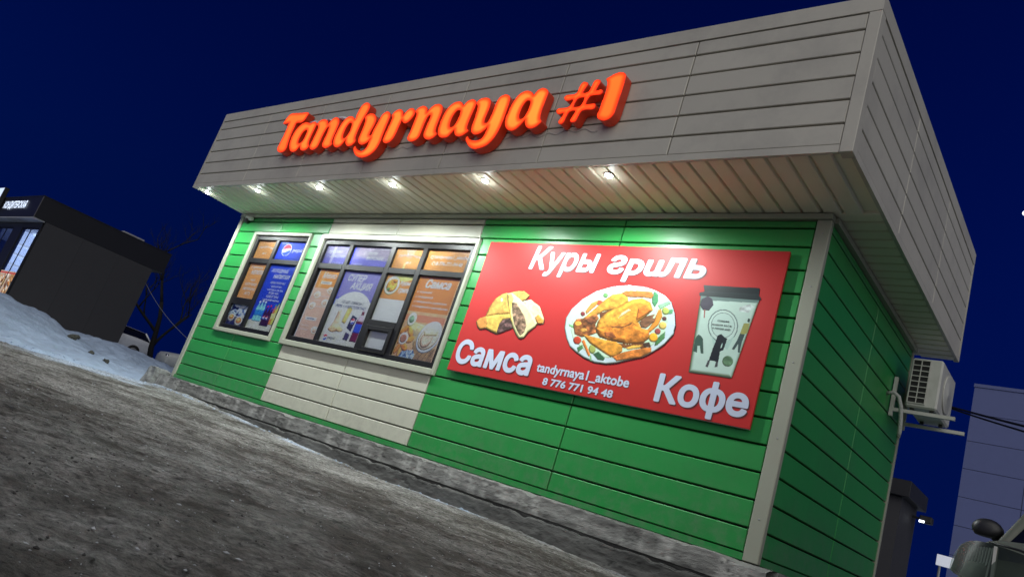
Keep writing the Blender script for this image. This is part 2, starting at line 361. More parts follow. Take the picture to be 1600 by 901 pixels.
CHICKEN=[([7645,1655,7625,1763,7659,1866,7757,1986,7898,2086,8072,2148,8251,2176,8458,2169,8577,2141,8686,2098,8767,2038,8833,1932,8871,1817,8875,1728,8812,1623,8730,1544,8624,1471,8465,1419,8366,1380,8249,1354,8121,1351,7978,1384,7879,1423,7774,1474,7707,1552],(190,206,212),12,0.04),
([7723,1652,7713,1750,7761,1864,7904,1992,8091,2089,8267,2124,8473,2118,8631,2067,8733,1974,8789,1848,8785,1718,8693,1598,8550,1500,8352,1424,8150,1407,7966,1456,7800,1542],(188,214,190),4,0.05),
([8050,2053,8051,2044,8048,2036,8043,2030,8035,2026,8025,2026,8015,2028,8005,2033,7998,2040,7993,2049,7992,2058,7994,2066,8000,2072,8008,2076,8018,2077,8028,2074,8038,2069,8045,2062],(96,150,84),10,0.2),
([8562,2135,8608,2107,8629,2036,8610,1973,8571,2011,8550,2082],(70,140,92),12,0.2),
([8641,1996,8742,2051,8770,2028,8673,1958],(140,196,150),8,0.2),
([8728,1953,8807,1970,8814,1926,8760,1915],(90,160,110),8,0.2),
([8788,1743,8801,1680,8744,1605,8716,1591,8724,1671],(74,124,74),8,0.2),
([8077,1428,8131,1461,8225,1407,8217,1380,8147,1381],(52,92,62),8,0.2),
([7869,1470,7923,1508,7941,1474,7898,1421],(70,120,72),8,0.2),
([7677,1707,7760,1689,7775,1663,7699,1682],(110,170,110),5,0.2),
([8016,1969,8017,1959,8012,1951,8003,1943,7991,1939,7977,1938,7962,1940,7949,1945,7939,1953,7933,1962,7932,1972,7937,1981,7946,1988,7958,1992,7973,1993,7987,1991,8000,1986,8010,1978],(190,70,44),14,0.1),
([7838,1861,7881,1952,7954,1991,7948,1936,7886,1865,7861,1830],(214,140,60),12,0.1),
([7899,1543,7923,1562,8054,1410,8031,1399],(206,116,44),10,0.1),
([8042,1408,8058,1415,8084,1357,8071,1360],(120,170,110),3,0.1),
([7843,1833,7844,1824,7842,1816,7836,1810,7828,1806,7818,1805,7808,1807,7799,1812,7792,1819,7787,1827,7786,1836,7788,1844,7794,1850,7802,1853,7811,1854,7821,1852,7831,1848,7838,1841],(128,44,50),12,0.05),
([8766,1871,8767,1863,8765,1856,8760,1851,8754,1848,8746,1847,8738,1849,8730,1853,8724,1859,8721,1866,8720,1874,8722,1881,8727,1886,8734,1889,8741,1890,8749,1888,8757,1884,8763,1878],(92,52,48),12,0.05),
([8772,1949,8773,1937,8770,1925,8763,1917,8752,1911,8739,1910,8725,1913,8713,1920,8704,1930,8698,1942,8697,1954,8700,1966,8708,1975,8719,1980,8732,1981,8745,1978,8757,1971,8767,1961],(170,186,90),16,0.05),
([8784,1803,8786,1790,8782,1778,8774,1769,8763,1763,8749,1762,8735,1764,8723,1772,8713,1782,8707,1794,8705,1807,8709,1819,8717,1829,8728,1834,8742,1836,8756,1833,8769,1825,8779,1815],(214,186,96),18,0.05),
([7892,1550,7894,1536,7890,1523,7881,1512,7867,1505,7851,1503,7833,1506,7817,1514,7805,1525,7797,1539,7795,1554,7799,1567,7808,1578,7822,1584,7839,1586,7856,1583,7872,1576,7884,1564],(178,62,36),18,0.05),
([8090,1482,8093,1467,8090,1453,8083,1441,8073,1435,8059,1433,8045,1436,8031,1445,8019,1457,8012,1472,8009,1488,8011,1502,8018,1513,8029,1520,8043,1521,8058,1518,8071,1509,8083,1497],(150,160,82),14,0.1),
([8198,2086,8246,2117,8414,2129,8537,2128,8560,2093,8547,2055,8468,2063,8313,2052,8240,2063],(190,112,54),16,0.35),
([8645,1945,8684,1959,8716,1891,8698,1798,8635,1721,8592,1721,8645,1833],(222,140,52),18,0.1),
([8489,1807,8546,1875,8635,1904,8650,1834,8582,1756,8527,1755],(118,82,58),10,0.5),
([8012,1855,8148,1911,8306,1999,8343,2028,8303,1935,8160,1874,8047,1783],(96,56,34),8,0.4),
([7839,1784,7938,1892,8025,1997,8099,2063,8198,2086,8285,2050,8307,2004,8194,1915,8051,1880,7927,1782],(206,146,56),26,0.35),
([7734,1708,7758,1765,7852,1785,7980,1841,8023,1802,8003,1736,8046,1645,7952,1602,7884,1584,7790,1605],(140,84,46),12,0.9),
([7834,1724,7835,1715,7830,1707,7821,1700,7809,1696,7795,1694,7780,1696,7767,1700,7758,1707,7752,1715,7751,1724,7756,1733,7765,1739,7777,1744,7792,1745,7806,1744,7819,1739,7829,1732],(200,140,60),10,0.4),
([7923,1663,7923,1656,7918,1649,7909,1643,7897,1639,7883,1638,7869,1639,7857,1642,7847,1647,7842,1654,7842,1662,7847,1669,7856,1675,7869,1678,7883,1680,7897,1679,7909,1675,7918,1670],(206,150,70),10,0.5),
([7987,1766,7987,1758,7981,1749,7971,1743,7956,1738,7940,1736,7923,1738,7909,1742,7898,1749,7892,1757,7892,1766,7898,1774,7909,1781,7923,1786,7940,1787,7956,1786,7970,1781,7981,1775],(120,70,44),10,0.6),
([8086,1597,8209,1580,8418,1569,8594,1606,8654,1623,8640,1562,8407,1532,8263,1555],(110,66,34),8,0.4),
([7885,1616,7987,1606,8124,1591,8301,1581,8379,1549,8395,1500,8345,1443,8283,1425,8138,1478,7999,1534],(204,138,50),26,0.35),
([8017,1695,8024,1781,8091,1868,8237,1961,8343,2028,8448,2053,8547,2019,8600,1941,8546,1875,8479,1806,8529,1750,8619,1740,8642,1662,8594,1606,8417,1574,8206,1590,8094,1608,8037,1654],(208,146,54),60,0.35),
([8029,1696,8160,1731,8414,1800,8529,1750,8619,1740,8642,1662,8594,1606,8417,1574,8206,1590,8094,1608],(196,120,44),40,0.5),
([8182,1734,8338,1752,8414,1800,8410,1776,8311,1729,8210,1721],(120,78,40),5,0.3),
([8264,1879,8329,1927,8360,1919,8311,1873,8246,1824],(226,210,150),14,0.1),
([8436,1947,8513,1985,8581,1939,8522,1882,8451,1824],(206,116,46),16,0.4),
([8134,1665,8225,1675,8285,1630,8244,1615,8159,1626],(150,84,46),10,0.4),
([8418,1534,8485,1568,8589,1585,8567,1553,8455,1523],(214,170,74),10,0.2),
([8305,1428,8379,1478,8499,1524,8638,1567,8692,1573,8702,1530,8596,1457,8464,1424,8361,1395],(190,114,50),18,0.45),
([8595,1601,8654,1623,8688,1578,8616,1569],(82,60,48),6,0.4),
([8741,1740,8743,1730,8740,1721,8733,1713,8724,1709,8714,1708,8703,1710,8693,1715,8685,1724,8680,1733,8679,1743,8682,1753,8688,1760,8697,1765,8708,1766,8719,1764,8729,1758,8737,1750],(150,70,66),14,0.05),
([8729,1677,8731,1662,8726,1647,8717,1636,8703,1629,8687,1627,8670,1630,8654,1639,8642,1651,8634,1666,8633,1682,8637,1696,8647,1707,8661,1714,8677,1716,8694,1713,8710,1704,8722,1692],(228,164,44),22,0.05),
([8624,1867,8652,1956,8660,1967,8642,1863],(190,214,180),3,0.1)]
SAMSA=[([6758,1983,6857,2010,6953,2017,7047,1976,7003,1916,6960,1901,6865,1942],(224,176,92),14,0.3),
([6517,1674,6523,1782,6569,1893,6646,1957,6718,1980,6784,1919,6858,1739,6678,1710],(222,168,84),30,0.3),
([6981,1899,7085,1927,7234,1861,7342,1731,7351,1677,7280,1669,7163,1729],(224,212,170),26,0.25),
([7218,1734,7251,1769,7341,1715,7349,1678,7280,1671],(226,150,70),10,0.3),
([6399,1604,6426,1640,6515,1678,6696,1716,6858,1739,6899,1687,6781,1659,6755,1600,6764,1496,6657,1517,6575,1541,6490,1519,6433,1550],(216,178,86),28,0.25),
([6399,1604,6426,1640,6519,1670,6568,1605,6570,1540,6490,1519,6433,1550],(206,140,70),18,0.3),
([6752,1512,6752,1608,6798,1665,6885,1698,6947,1581,6869,1545,6768,1498],(92,68,66),6,1.0),
([6717,1971,6787,1985,6909,1929,7066,1854,7167,1768,7268,1670,7258,1630,7182,1560,7152,1493,7091,1480,7037,1516,6940,1612,6839,1761,6769,1869],(220,212,160),24,0.15),
([6735,1964,6781,1976,6832,1923,6839,1858,6864,1748,6937,1643,6896,1671,6807,1815],(226,190,96),10,0.25),
([6828,1874,6897,1875,6986,1799,7073,1728,7137,1633,7137,1555,7098,1510,7041,1556,6962,1630,6888,1750],(132,106,86),6,1.0),
([6685,1890,6687,1883,6687,1876,6685,1871,6681,1867,6676,1867,6669,1869,6663,1874,6657,1880,6653,1888,6651,1896,6651,1903,6653,1908,6657,1911,6663,1911,6669,1909,6675,1904,6681,1898],(244,232,200),5,0.1)]
CUP=[([9050,2140,9604,2146,9525,1402,9126,1397],(178,202,190),34,0.02),
([9050,2140,9604,2146,9602,2102,9058,2086],(104,128,122),3,0.02),
([9052,2231,9583,2238,9590,2172,9085,2154],(28,36,36),8,0.03),
([9033,2156,9089,2173,9582,2181,9620,2140,9612,2127,9036,2129],(34,44,44),6,0.03),
([9066,2095,9121,2129,9170,2103,9195,2047,9167,1992,9104,1992,9067,2036],(64,60,72),5,0.1),
([9118,1994,9129,1995,9143,1917,9134,1916],(150,80,70),2,0.1),
([9472,1873,9476,1820,9464,1772,9436,1734,9395,1711,9348,1705,9298,1718,9252,1747,9215,1791,9193,1843,9188,1898,9201,1948,9230,1986,9271,2009,9321,2014,9371,1999,9416,1968,9451,1924],(96,116,112),2,0.0),
([9462,1872,9466,1822,9455,1777,9429,1742,9391,1720,9347,1715,9301,1727,9258,1755,9224,1795,9203,1844,9198,1895,9210,1942,9237,1978,9276,2000,9321,2004,9368,1990,9410,1961,9443,1920],(188,210,200),2,0.0),
([9442,1876,9445,1835,9435,1798,9412,1768,9381,1750,9343,1746,9303,1756,9267,1779,9239,1812,9222,1853,9218,1894,9228,1933,9251,1962,9284,1980,9323,1984,9362,1973,9398,1949,9425,1915],(104,124,118),2,0.0),
([9436,1875,9439,1836,9429,1801,9408,1773,9378,1756,9342,1752,9305,1761,9271,1783,9244,1815,9228,1853,9224,1893,9234,1929,9255,1957,9287,1974,9323,1978,9361,1968,9394,1945,9420,1913],(182,206,196),2,0.0),
([9246,1763,9289,1718,9425,1734,9461,1788,9427,1645,9355,1696,9289,1677],(164,194,184),2,0.0),
([9106,1706,9114,1738,9127,1754,9155,1741,9179,1715,9217,1584,9193,1583,9166,1652,9142,1649,9154,1586,9115,1593],(58,84,72),3,0.1),
([9309,1766,9337,1782,9362,1764,9399,1741,9393,1720,9365,1701,9360,1676,9373,1527,9284,1531,9294,1648,9303,1709],(26,30,34),3,0.1),
([9364,1757,9402,1745,9392,1640,9368,1625,9359,1648,9375,1662],(28,34,38),2,0.1),
([9276,1530,9293,1528,9292,1468,9267,1469],(70,70,72),2,0.1),
([9353,1527,9369,1527,9377,1481,9350,1477],(70,70,72),2,0.1),
([9544,1952,9565,1946,9565,1915,9544,1920],(50,64,58),2,0.1),
([9518,1902,9567,1907,9568,1820,9535,1796,9506,1805],(150,150,84),3,0.1),
([9506,1805,9549,1802,9538,1718,9542,1636,9527,1634,9512,1715,9488,1653,9467,1658,9494,1740],(60,78,76),2,0.1),
([9503,1551,9504,1535,9499,1519,9489,1507,9475,1499,9459,1497,9442,1500,9427,1509,9415,1522,9408,1538,9407,1555,9412,1570,9422,1582,9436,1590,9452,1592,9469,1589,9484,1580,9496,1567],(92,124,92),8,0.3),
([9448,2048,9536,2086,9574,2059,9536,2006,9447,2007],(196,208,204),2,0.4)]
# ------------------------------------------------------------------ ground, snow
CONTACT_X = [-30, -1, 0, 1.2, 3.2, 4.7, 6.4, 7.8, 9.2, 12, 40]
CONTACT_Z = [-.25, -.25, -.19, -.21, -.285, -.315, -.366, -.395, -.41, -.43, -.44]
def ground_base(x):
    return -0.30 - 0.0115 * (np.clip(x, -6, 14) + 1)
def ground_z(x, y, fine=True):
    z = ground_base(x)
    w = np.exp(-np.clip(-0.12 - y, 0, 50) / 0.7) * (y > -20)
    z = z + (np.interp(x, CONTACT_X, CONTACT_Z) - z) * np.where(y > -0.12, 1, w)
    amp = np.clip((np.abs(x) + np.abs(y) < 60), 0, 1)
    z = z + amp * 0.035 * fbm(x / 2.4, y / 1.7, 3, 3)
    if fine:
        z = z + amp * (0.018 * fbm(x / 0.42, y / 0.36, 4, 11) + 0.016 * np.abs(fbm(x / 0.11, y / 0.09, 3, 23)))
        z = z - amp * 0.012 * np.clip(fbm(x / 0.33 + 5, y / 0.2, 3, 31) - 0.15, 0, 1)
    return z
def spread(a, b, s0, s1):
    out = [a]; n = 0
    while out[-1] < b:
        t = (out[-1] - a) / (b - a)
        out.append(out[-1] + s0 + (s1 - s0) * t)
    return out[:-1]
far = [18, 22, 28, 38, 55, 85, 140, 240, 420, 700]
xs = [-f for f in far[::-1]] + list(np.arange(-14, -3, 0.5)) + [-(v) for v in spread(-6.8, 3, 0.018, 0.075)[::-1]] + list(np.arange(6.82, 12.7, 0.018)) + list(np.arange(12.7, 16, 0.12)) + far
ys = [-f for f in far[::-1]] + list(np.arange(-14, -6.3, 0.3)) + list(np.arange(-6.3, -2.4, 0.018)) + list(np.arange(-2.4, -0.05, 0.022)) + list(np.arange(0, 14, 0.6)) + far
xs = np.array(sorted(xs)); ys = np.array(sorted(ys))
GX, GY = np.meshgrid(xs, ys)
GZ = ground_z(GX, GY)
# colour of the packed ice, paler towards the plinth: brown grit, grey ice, patches of clean snow
n1 = fbm(GX / 1.3, GY / 0.8, 4, 41); n2 = fbm(GX / 0.22, GY / 0.17, 4, 47); n3 = fbm(GX / 0.06, GY / 0.05, 3, 53)
n2b = fbm(GX / 0.5 + 3, GY / 0.4, 3, 49)
t = np.clip(0.40 + 0.35 * np.exp(-np.clip(-0.15 - GY, 0, 9) / 0.5) * (GX < 11) + 0.5 * n1 + 0.5 * n2 + 0.6 * n2b + 0.5 * n3, 0, 1)[..., None]
brown = np.array([0.058, 0.050, 0.043]); ice = np.array([0.29, 0.283, 0.270])
gcol = brown * (1 - t) + ice * t
for yc, amp_ in ((-2.35, .5), (-3.15, .45), (-4.25, .6), (-4.95, .55)):
    w_ = np.exp(-((GY - yc - 0.35 * np.sin(GX * 0.45 + yc)) / 0.11) ** 2) * amp_ * np.clip(0.6 + fbm(GX / 0.8, GY / 0.8, 2, 83), 0, 1)
    w_ = w_ * (0.6 + 0.4 * np.sin(GX * 75 + GY * 20))
    gcol = gcol * (1 - 0.75 * w_[..., None]); GZ = GZ - 0.014 * w_
grit = (fbm(GX / 0.045, GY / 0.045, 2, 61) > 0.42)[..., None]
gcol = np.where(grit, gcol * 0.3, gcol)
edge = np.exp(-((GY + 0.26 + 0.10 * fbm(GX / 0.9, GX * 0, 3, 71)) / 0.07) ** 2) * np.clip(fbm(GX / 0.7, GY / 0.7, 2, 77) * 2.2 + 0.15, 0, 1) * (GX < 10.3) * (GX > -1)
edge = np.maximum(edge, np.clip((0.9 - GX) / 1.2 + 1.2 * fbm(GX / 0.5, GY / 0.3, 3, 79), 0, 1) * np.clip(GY + 2.6 + GX * 0.5, 0, 1) * (GX > -3))
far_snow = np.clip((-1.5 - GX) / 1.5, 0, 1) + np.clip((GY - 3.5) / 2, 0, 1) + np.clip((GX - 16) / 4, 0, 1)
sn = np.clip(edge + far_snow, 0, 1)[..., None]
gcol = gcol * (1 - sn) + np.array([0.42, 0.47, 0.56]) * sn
GROUND = print_mat('packed_dirty_ice', 0.62)
nt = GROUND.node_tree; b = nt.nodes['Principled BSDF']
b.inputs['Specular IOR Level'].default_value = 0.12
g_ = nt.nodes.new('ShaderNodeNewGeometry'); nb = nt.nodes.new('ShaderNodeTexNoise'); nb.inputs['Scale'].default_value = 20; nb.inputs['Detail'].default_value = 8; nb.inputs['Roughness'].default_value = 0.7
mp_ = nt.nodes.new('ShaderNodeMapping'); mp_.inputs['Scale'].default_value = (0.9, 1, 1)
bp = nt.nodes.new('ShaderNodeBump'); bp.inputs['Distance'].default_value = 0.05
nt.links.new(g_.outputs['Position'], mp_.inputs[0]); nt.links.new(mp_.outputs[0], nb.inputs['Vector']); nt.links.new(nb.outputs[0], bp.inputs['Height']); nt.links.new(bp.outputs[0], b.inputs['Normal'])
rr = nt.nodes.new('ShaderNodeMapRange'); rr.inputs[1].default_value = 0.35; rr.inputs[2].default_value = 0.65; rr.inputs[3].default_value = 0.6; rr.inputs[4].default_value = 0.9
nr = nt.nodes.new('ShaderNodeTexNoise'); nr.inputs['Scale'].default_value = 2.5; nr.inputs['Detail'].default_value = 6
nt.links.new(g_.outputs['Position'], nr.inputs['Vector']); nt.links.new(nr.outputs[0], rr.inputs[0]); nt.links.new(rr.outputs[0], b.inputs['Roughness'])
fn = nt.nodes.new('ShaderNodeTexNoise'); fn.inputs['Scale'].default_value = 34; fn.inputs['Detail'].default_value = 8; fn.inputs['Roughness'].default_value = 0.8
mp2 = nt.nodes.new('ShaderNodeMapping'); mp2.inputs['Scale'].default_value = (0.75, 1, 1)
nt.links.new(g_.outputs['Position'], mp2.inputs[0]); nt.links.new(mp2.outputs[0], fn.inputs['Vector'])
fr = nt.nodes.new('ShaderNodeMapRange'); fr.inputs[1].default_value = 0.38; fr.inputs[2].default_value = 0.64; fr.inputs[3].default_value = 0.3; fr.inputs[4].default_value = 2.0
nt.links.new(fn.outputs[0], fr.inputs[0])
mulc = nt.nodes.new('ShaderNodeMixRGB'); mulc.blend_type = 'MULTIPLY'; mulc.inputs[0].default_value = 1.0
vc = [n for n in nt.nodes if n.type == 'VERTEX_COLOR'][0]
nt.links.new(vc.outputs[0], mulc.inputs[1]); nt.links.new(fr.outputs[0], mulc.inputs[2]); nt.links.new(mulc.outputs[0], b.inputs['Base Color'])
setp(link('ground', grid_mesh('ground', GX, GY, GZ, gcol), GROUND), kind='structure')

# loose grit and ice chips on the packed ice
rs = np.random.RandomState(5)
pts = []
for k in range(11000):
    d = 0.7 + 8.5 * rs.rand() ** 1.2
    a = R(100 + 80 * rs.rand())
    pts.append((12.24 + d * math.cos(a), -5.9 + d * math.sin(a)))
pts = np.array([p for p in pts if p[1] < -0.35 and p[0] > 0.2])
hz = ground_z(pts[:, 0], pts[:, 1])
oct_v = np.array([(1, 0, 0), (-1, 0, 0), (0, 1, 0), (0, -1, 0), (0, 0, 1), (0, 0, -1)], float)
oct_f = np.array([(0, 2, 4), (2, 1, 4), (1, 3, 4), (3, 0, 4), (2, 0, 5), (1, 2, 5), (3, 1, 5), (0, 3, 5)])
co = []; fa = []; cc = []
for i, (px, py) in enumerate(pts):
    s = 0.0014 + 0.0042 * rs.rand() ** 5
    th = rs.rand() * 6.28
    v = oct_v * (0.6 + 0.8 * rs.rand(6, 1)) * s * np.array([1.3 + rs.rand(), 1, 0.7])
    v = np.stack([v[:, 0] * math.cos(th) - v[:, 1] * math.sin(th), v[:, 0] * math.sin(th) + v[:, 1] * math.cos(th), v[:, 2]], 1)
    co.append(v + [px, py, hz[i] + s * 0.3]); fa.append(oct_f + 6 * i)
    c = np.array([0.03, 0.028, 0.026]) if rs.rand() < 0.72 else np.array([0.42, 0.43, 0.45])
    cc.append(np.repeat(c[None] * (0.7 + 0.6 * rs.rand()), 6, 0))
me = bpy.data.meshes.new('grit'); raw_mesh(me, np.concatenate(co).astype(np.float32), np.concatenate(fa).astype(np.int32), np.concatenate(cc), smooth=False)
setp(link('grit', me, print_mat('grit_stone', 0.7)), 'dark grit and small ice chips scattered over the packed ice', 'grit', kind='stuff')

# snow bank between the two kiosks
def toe(y):
    return np.interp(y, [-12, -6, -4, -2.2, -0.4, 0.0, 0.3, 20], [-5.5, -3.2, -2.1, -1.2, -0.45, -0.25, 0.6, 0.6])
def crest(y):
    return np.interp(y, [-12, -4, -1.6, -1.0, -0.45, 0.15, 0.9, 1.7, 2.7, 4, 20], [0.2, 0.42, 0.50, 0.46, 0.40, 0.22, 0.28, 0.28, 0.22, 0.1, -0.05])
def snow_z(x, y):
    u = np.clip((toe(y) - x) / np.maximum(toe(y) + 6.0, 2.0), -0.3, 3)
    s = np.clip(u, 0, 1); s = 0.35 * s + 0.65 * s * s * (3 - 2 * s)
    g = -0.27
    z = g + (crest(y) - g) * s
    z = z - np.clip(u - 1, 0, 2) * 0.12
    near = np.clip((0.35 - np.abs(x + 0.5)) * 0, 0, 1)
    z = z + 0.10 * fbm(x / 1.5, y / 1.1, 4, 5) * np.clip(u * 4, 0, 1) + 0.05 * fbm(x / 0.3, y / 0.22, 4, 9) + 0.05 * np.abs(fbm(x / 0.7 + 4, y / 0.45, 3, 19)) * np.clip(u * 6 + 0.5, 0, 1)
    z = np.where(u < 0, z + u * 1.2, z)
    side = np.clip((y - 0.1) / 0.5, 0, 1) * np.clip((x + 3) / 3, 0, 1)
    z = z * (1 - side) + side * (0.02 + 0.05 * fbm(x / 0.6, y / 0.6, 3, 8))
    z = z + 0.36 * np.clip((-14 - x) / 6, 0, 1)
    blk = np.exp(-(((x + 0.30) / 0.30) ** 2 + ((y + 0.12) / 0.22) ** 2))
    return z - 0.10 * blk
sx = np.concatenate([np.arange(-40, -9, 0.8), np.arange(-9, 0.02, 0.05)])
sy = np.concatenate([np.arange(-12, -4, 0.25), np.arange(-4, 3.2, 0.05), np.arange(3.2, 20, 0.5)])
SX, SY = np.meshgrid(sx, sy)
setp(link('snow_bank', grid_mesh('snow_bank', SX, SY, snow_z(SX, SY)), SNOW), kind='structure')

def lump(name, c, s, m, seed, label, cat, group=None, parent=None, sub=2, jag=0.35):
    bm = bmesh.new(); bmesh.ops.create_icosphere(bm, subdivisions=sub, radius=1)
    rr_ = random.Random(seed)
    off = [rr_.uniform(-5, 5) for _ in range(3)]
    for v in bm.verts:
        p = v.co.copy()
        d = float(vnoise(p.x * 1.7 + off[0], p.y * 1.7 + p.z * 1.3 + off[1], seed)) * 2 * jag + float(vnoise(p.x * 4 + off[1], p.z * 4 + p.y + off[2], seed + 3)) * jag
        v.co = Vector((p.x * s[0], p.y * s[1], p.z * s[2])) * (1 + d) + Vector(c)
    me = bpy.data.meshes.new(name); bm.to_mesh(me); bm.free()
    o = link(name, me, m, parent)
    if label: setp(o, label, cat, group)
    return o
CLOD = mat('frozen_dirt', (0.05, 0.05, 0.04), 0.9, var=0.5, scale=12, bump=0.02, bscale=30)
for i, (x, y, s, lab) in enumerate([(-3.5, -0.42, 0.12, 'largest dark frozen clod poking out of the snow bank, farthest from the kiosk'),
                                     (-2.55, -0.35, 0.09, 'middle dark frozen clod in the snow bank slope'),
                                     (-1.9, -0.32, 0.075, 'smallest dark frozen clod in the snow, nearest to the green kiosk')]):
    z = float(snow_z(np.array(x), np.array(y)))
    lump('frozen_clod', (x, y, z + s * 0.12), (s, s * 0.7, s * 0.5), CLOD, 30 + i, lab, 'clod', 'frozen clods in the snow bank', jag=0.5)

# crumbs of snow along the foot of the bank and the plinth
rs = np.random.RandomState(15)
co = []; fa = []; n_ = 0
for k in range(700):
    if k < 430:
        yy = -0.3 - 4.2 * rs.rand() ** 1.3; xx = float(toe(yy)) + rs.normal(0, .22) + .1
        zz = max(float(snow_z(np.array(xx), np.array(yy))), float(ground_z(np.array(xx), np.array(yy))))
    else:
        xx = 0.1 + 7.5 * rs.rand() ** 1.5; yy = -0.20 - .10 * rs.rand(); zz = float(ground_z(np.array(xx), np.array(yy)))
    s_ = .005 + .016 * rs.rand() ** 3
    v = oct_v * (0.5 + 0.8 * rs.rand(6, 1)) * s_ * np.array([1.3, 1.2, .55])
    co.append(v + [xx, yy, zz + s_ * .2]); fa.append(oct_f + 6 * n_); n_ += 1
me = bpy.data.meshes.new('snow_crumbs'); raw_mesh(me, np.concatenate(co).astype(np.float32), np.concatenate(fa).astype(np.int32), smooth=False)
setp(link('snow_crumbs', me, SNOW), 'loose crumbs of snow along the foot of the snow bank and plinth', 'snow', kind='stuff')
# ------------------------------------------------------------------ the green food kiosk
W, D, H = 10.06, 3.44, 3.0
kiosk = empty('food_kiosk', (W / 2, 0, -0.4), 'single-storey green and cream panelled food kiosk with deep grey overhanging fascia', 'kiosk')

def chamfer_panel(axis, a0, a1, z0, z1, front, back, c=0.006):
    """a siding panel: axis 'x' faces -y, axis 'y' faces +x; the face is inset by a small chamfer"""
    if axis == 'x':
        P = lambda a, d, z: (a, d, z)
        d1 = front + c
    else:
        P = lambda a, d, z: (d, a, z)
        d1 = front - c
    v = [P(a0, back, z0), P(a1, back, z0), P(a1, back, z1), P(a0, back, z1),
         P(a0, d1, z0), P(a1, d1, z0), P(a1, d1, z1), P(a0, d1, z1),
         P(a0 + c, front, z0 + c), P(a1 - c, front, z0 + c), P(a1 - c, front, z1 - c), P(a0 + c, front, z1 - c)]
    f = [(8, 9, 10, 11)]
    for i in range(4):
        j = (i + 1) % 4
        f.append((4 + i, 4 + j, 8 + j, 8 + i)); f.append((i, j, 4 + j, 4 + i))
    f.append((3, 2, 1, 0))
    m = MB(); m.add(v, f)
    return m

# walls behind the cladding
front_wall = MB().box(0.02, W - 0.03, 0.065, 0.16, 0.0, H).build('front_wall', DARKCORE, kiosk)
side_wall = MB().box(W - 0.16, W - 0.045, 0.16, D - 0.02, 0.0, H).build('side_wall', DARKCORE, kiosk)
MB().box(0.02, 0.14, 0.16, D - 0.02, 0.0, H).build('far_wall', GREEN, kiosk)
MB().box(0.14, W - 0.16, D - 0.14, D - 0.02, 0.0, H).build('rear_wall', GREEN, kiosk)

ROWS = [0.056] + [0.245 + 0.2205 * k for k in range(12)] + [2.852, 2.932]
GAP = 0.0085
W1 = (0.715, 2.405, 0.90, 2.655)
W2 = (2.69, 5.985, 0.90, 2.655)
JOINTS = [0.105, 1.40, 2.765, 4.35, 5.935, 7.97, 9.93]
for r in range(len(ROWS) - 1):
    z0, z1 = ROWS[r] + GAP, ROWS[r + 1] - GAP
    mid = (z0 + z1) / 2
    inwin = W1[2] < mid < W1[3]
    if inwin:
        segs = [(0.105, W1[0] - .002, GREEN), (W1[1] + .002, W2[0] - .002, GREEN), (W2[1] + .002, 7.97, GREEN), (7.97, 9.93, GREEN)]
    else:
        segs = [(JOINTS[i], JOINTS[i + 1], BEIGE if i in (2, 3) else GREEN) for i in range(6)]
    for a0, a1, m in segs:
        chamfer_panel('x', a0 + 0.007, a1 - 0.007, z0, z1, 0.0 + random.uniform(-0.0015, 0.0015), 0.062).build('siding_panel', m, front_wall)
TANBACK = mat('tan_groove_backing', (0.16, 0.125, 0.08), 0.7, var=0.15)
MB().box(2.765, 5.935, 0.0622, 0.0645, 0.06, 0.9).build('groove_backing', TANBACK, front_wall)
MB().box(2.765, 5.935, 0.0622, 0.0645, 2.66, 2.93).build('groove_backing', TANBACK, front_wall)
for zz in (0.33, 0.98, 1.62, 2.30, 2.80):
    MB().lathe([(.007, 0), (.006, -.003), (.002, -.004)], (10.0 + random.uniform(-.006, .006), -0.0142, zz), 'y', 8).build('screw', STEEL, front_wall)
MB().box(0.10, 9.935, -0.012, 0.06, 0.0, 0.054).build('base_trim', GREEN, front_wall)
MB().cbox(0.0, 0.103, -0.014, 0.064, 0.0, 2.93, 0.006).build('corner_trim', TRIM, front_wall)
m = MB(); m.cbox(9.935, W, -0.014, 0.05, 0.0, 2.93, 0.006)
m.build('corner_trim', TRIM, front_wall)
m = MB(); m.box(0.0, W + .002, -0.03, 0.06, 2.932, 2.985)
m.build('soffit_trim', TRIM, front_wall)
for r in range(len(ROWS) - 1):
    z0, z1 = ROWS[r] + GAP, ROWS[r + 1] - GAP
    for a0, a1 in ((0.055, 1.78), (1.78, 3.385)):
        chamfer_panel('y', a0 + 0.006, a1 - 0.006, z0, z1, W - 0.012, W - 0.05).build('siding_panel', GREEN, side_wall)
MB().box(W - 0.05, W, 0.06, D, 0.0, 0.054).build('base_trim', GREEN, side_wall)
MB().cbox(W - 0.05, W, 3.39, D, 0.056, 2.93, 0.005).build('corner_trim', TRIM, side_wall)
MB().box(W - 0.05, W + 0.03, 0.062, D, 2.932, 2.985).build('soffit_trim', TRIM, side_wall)

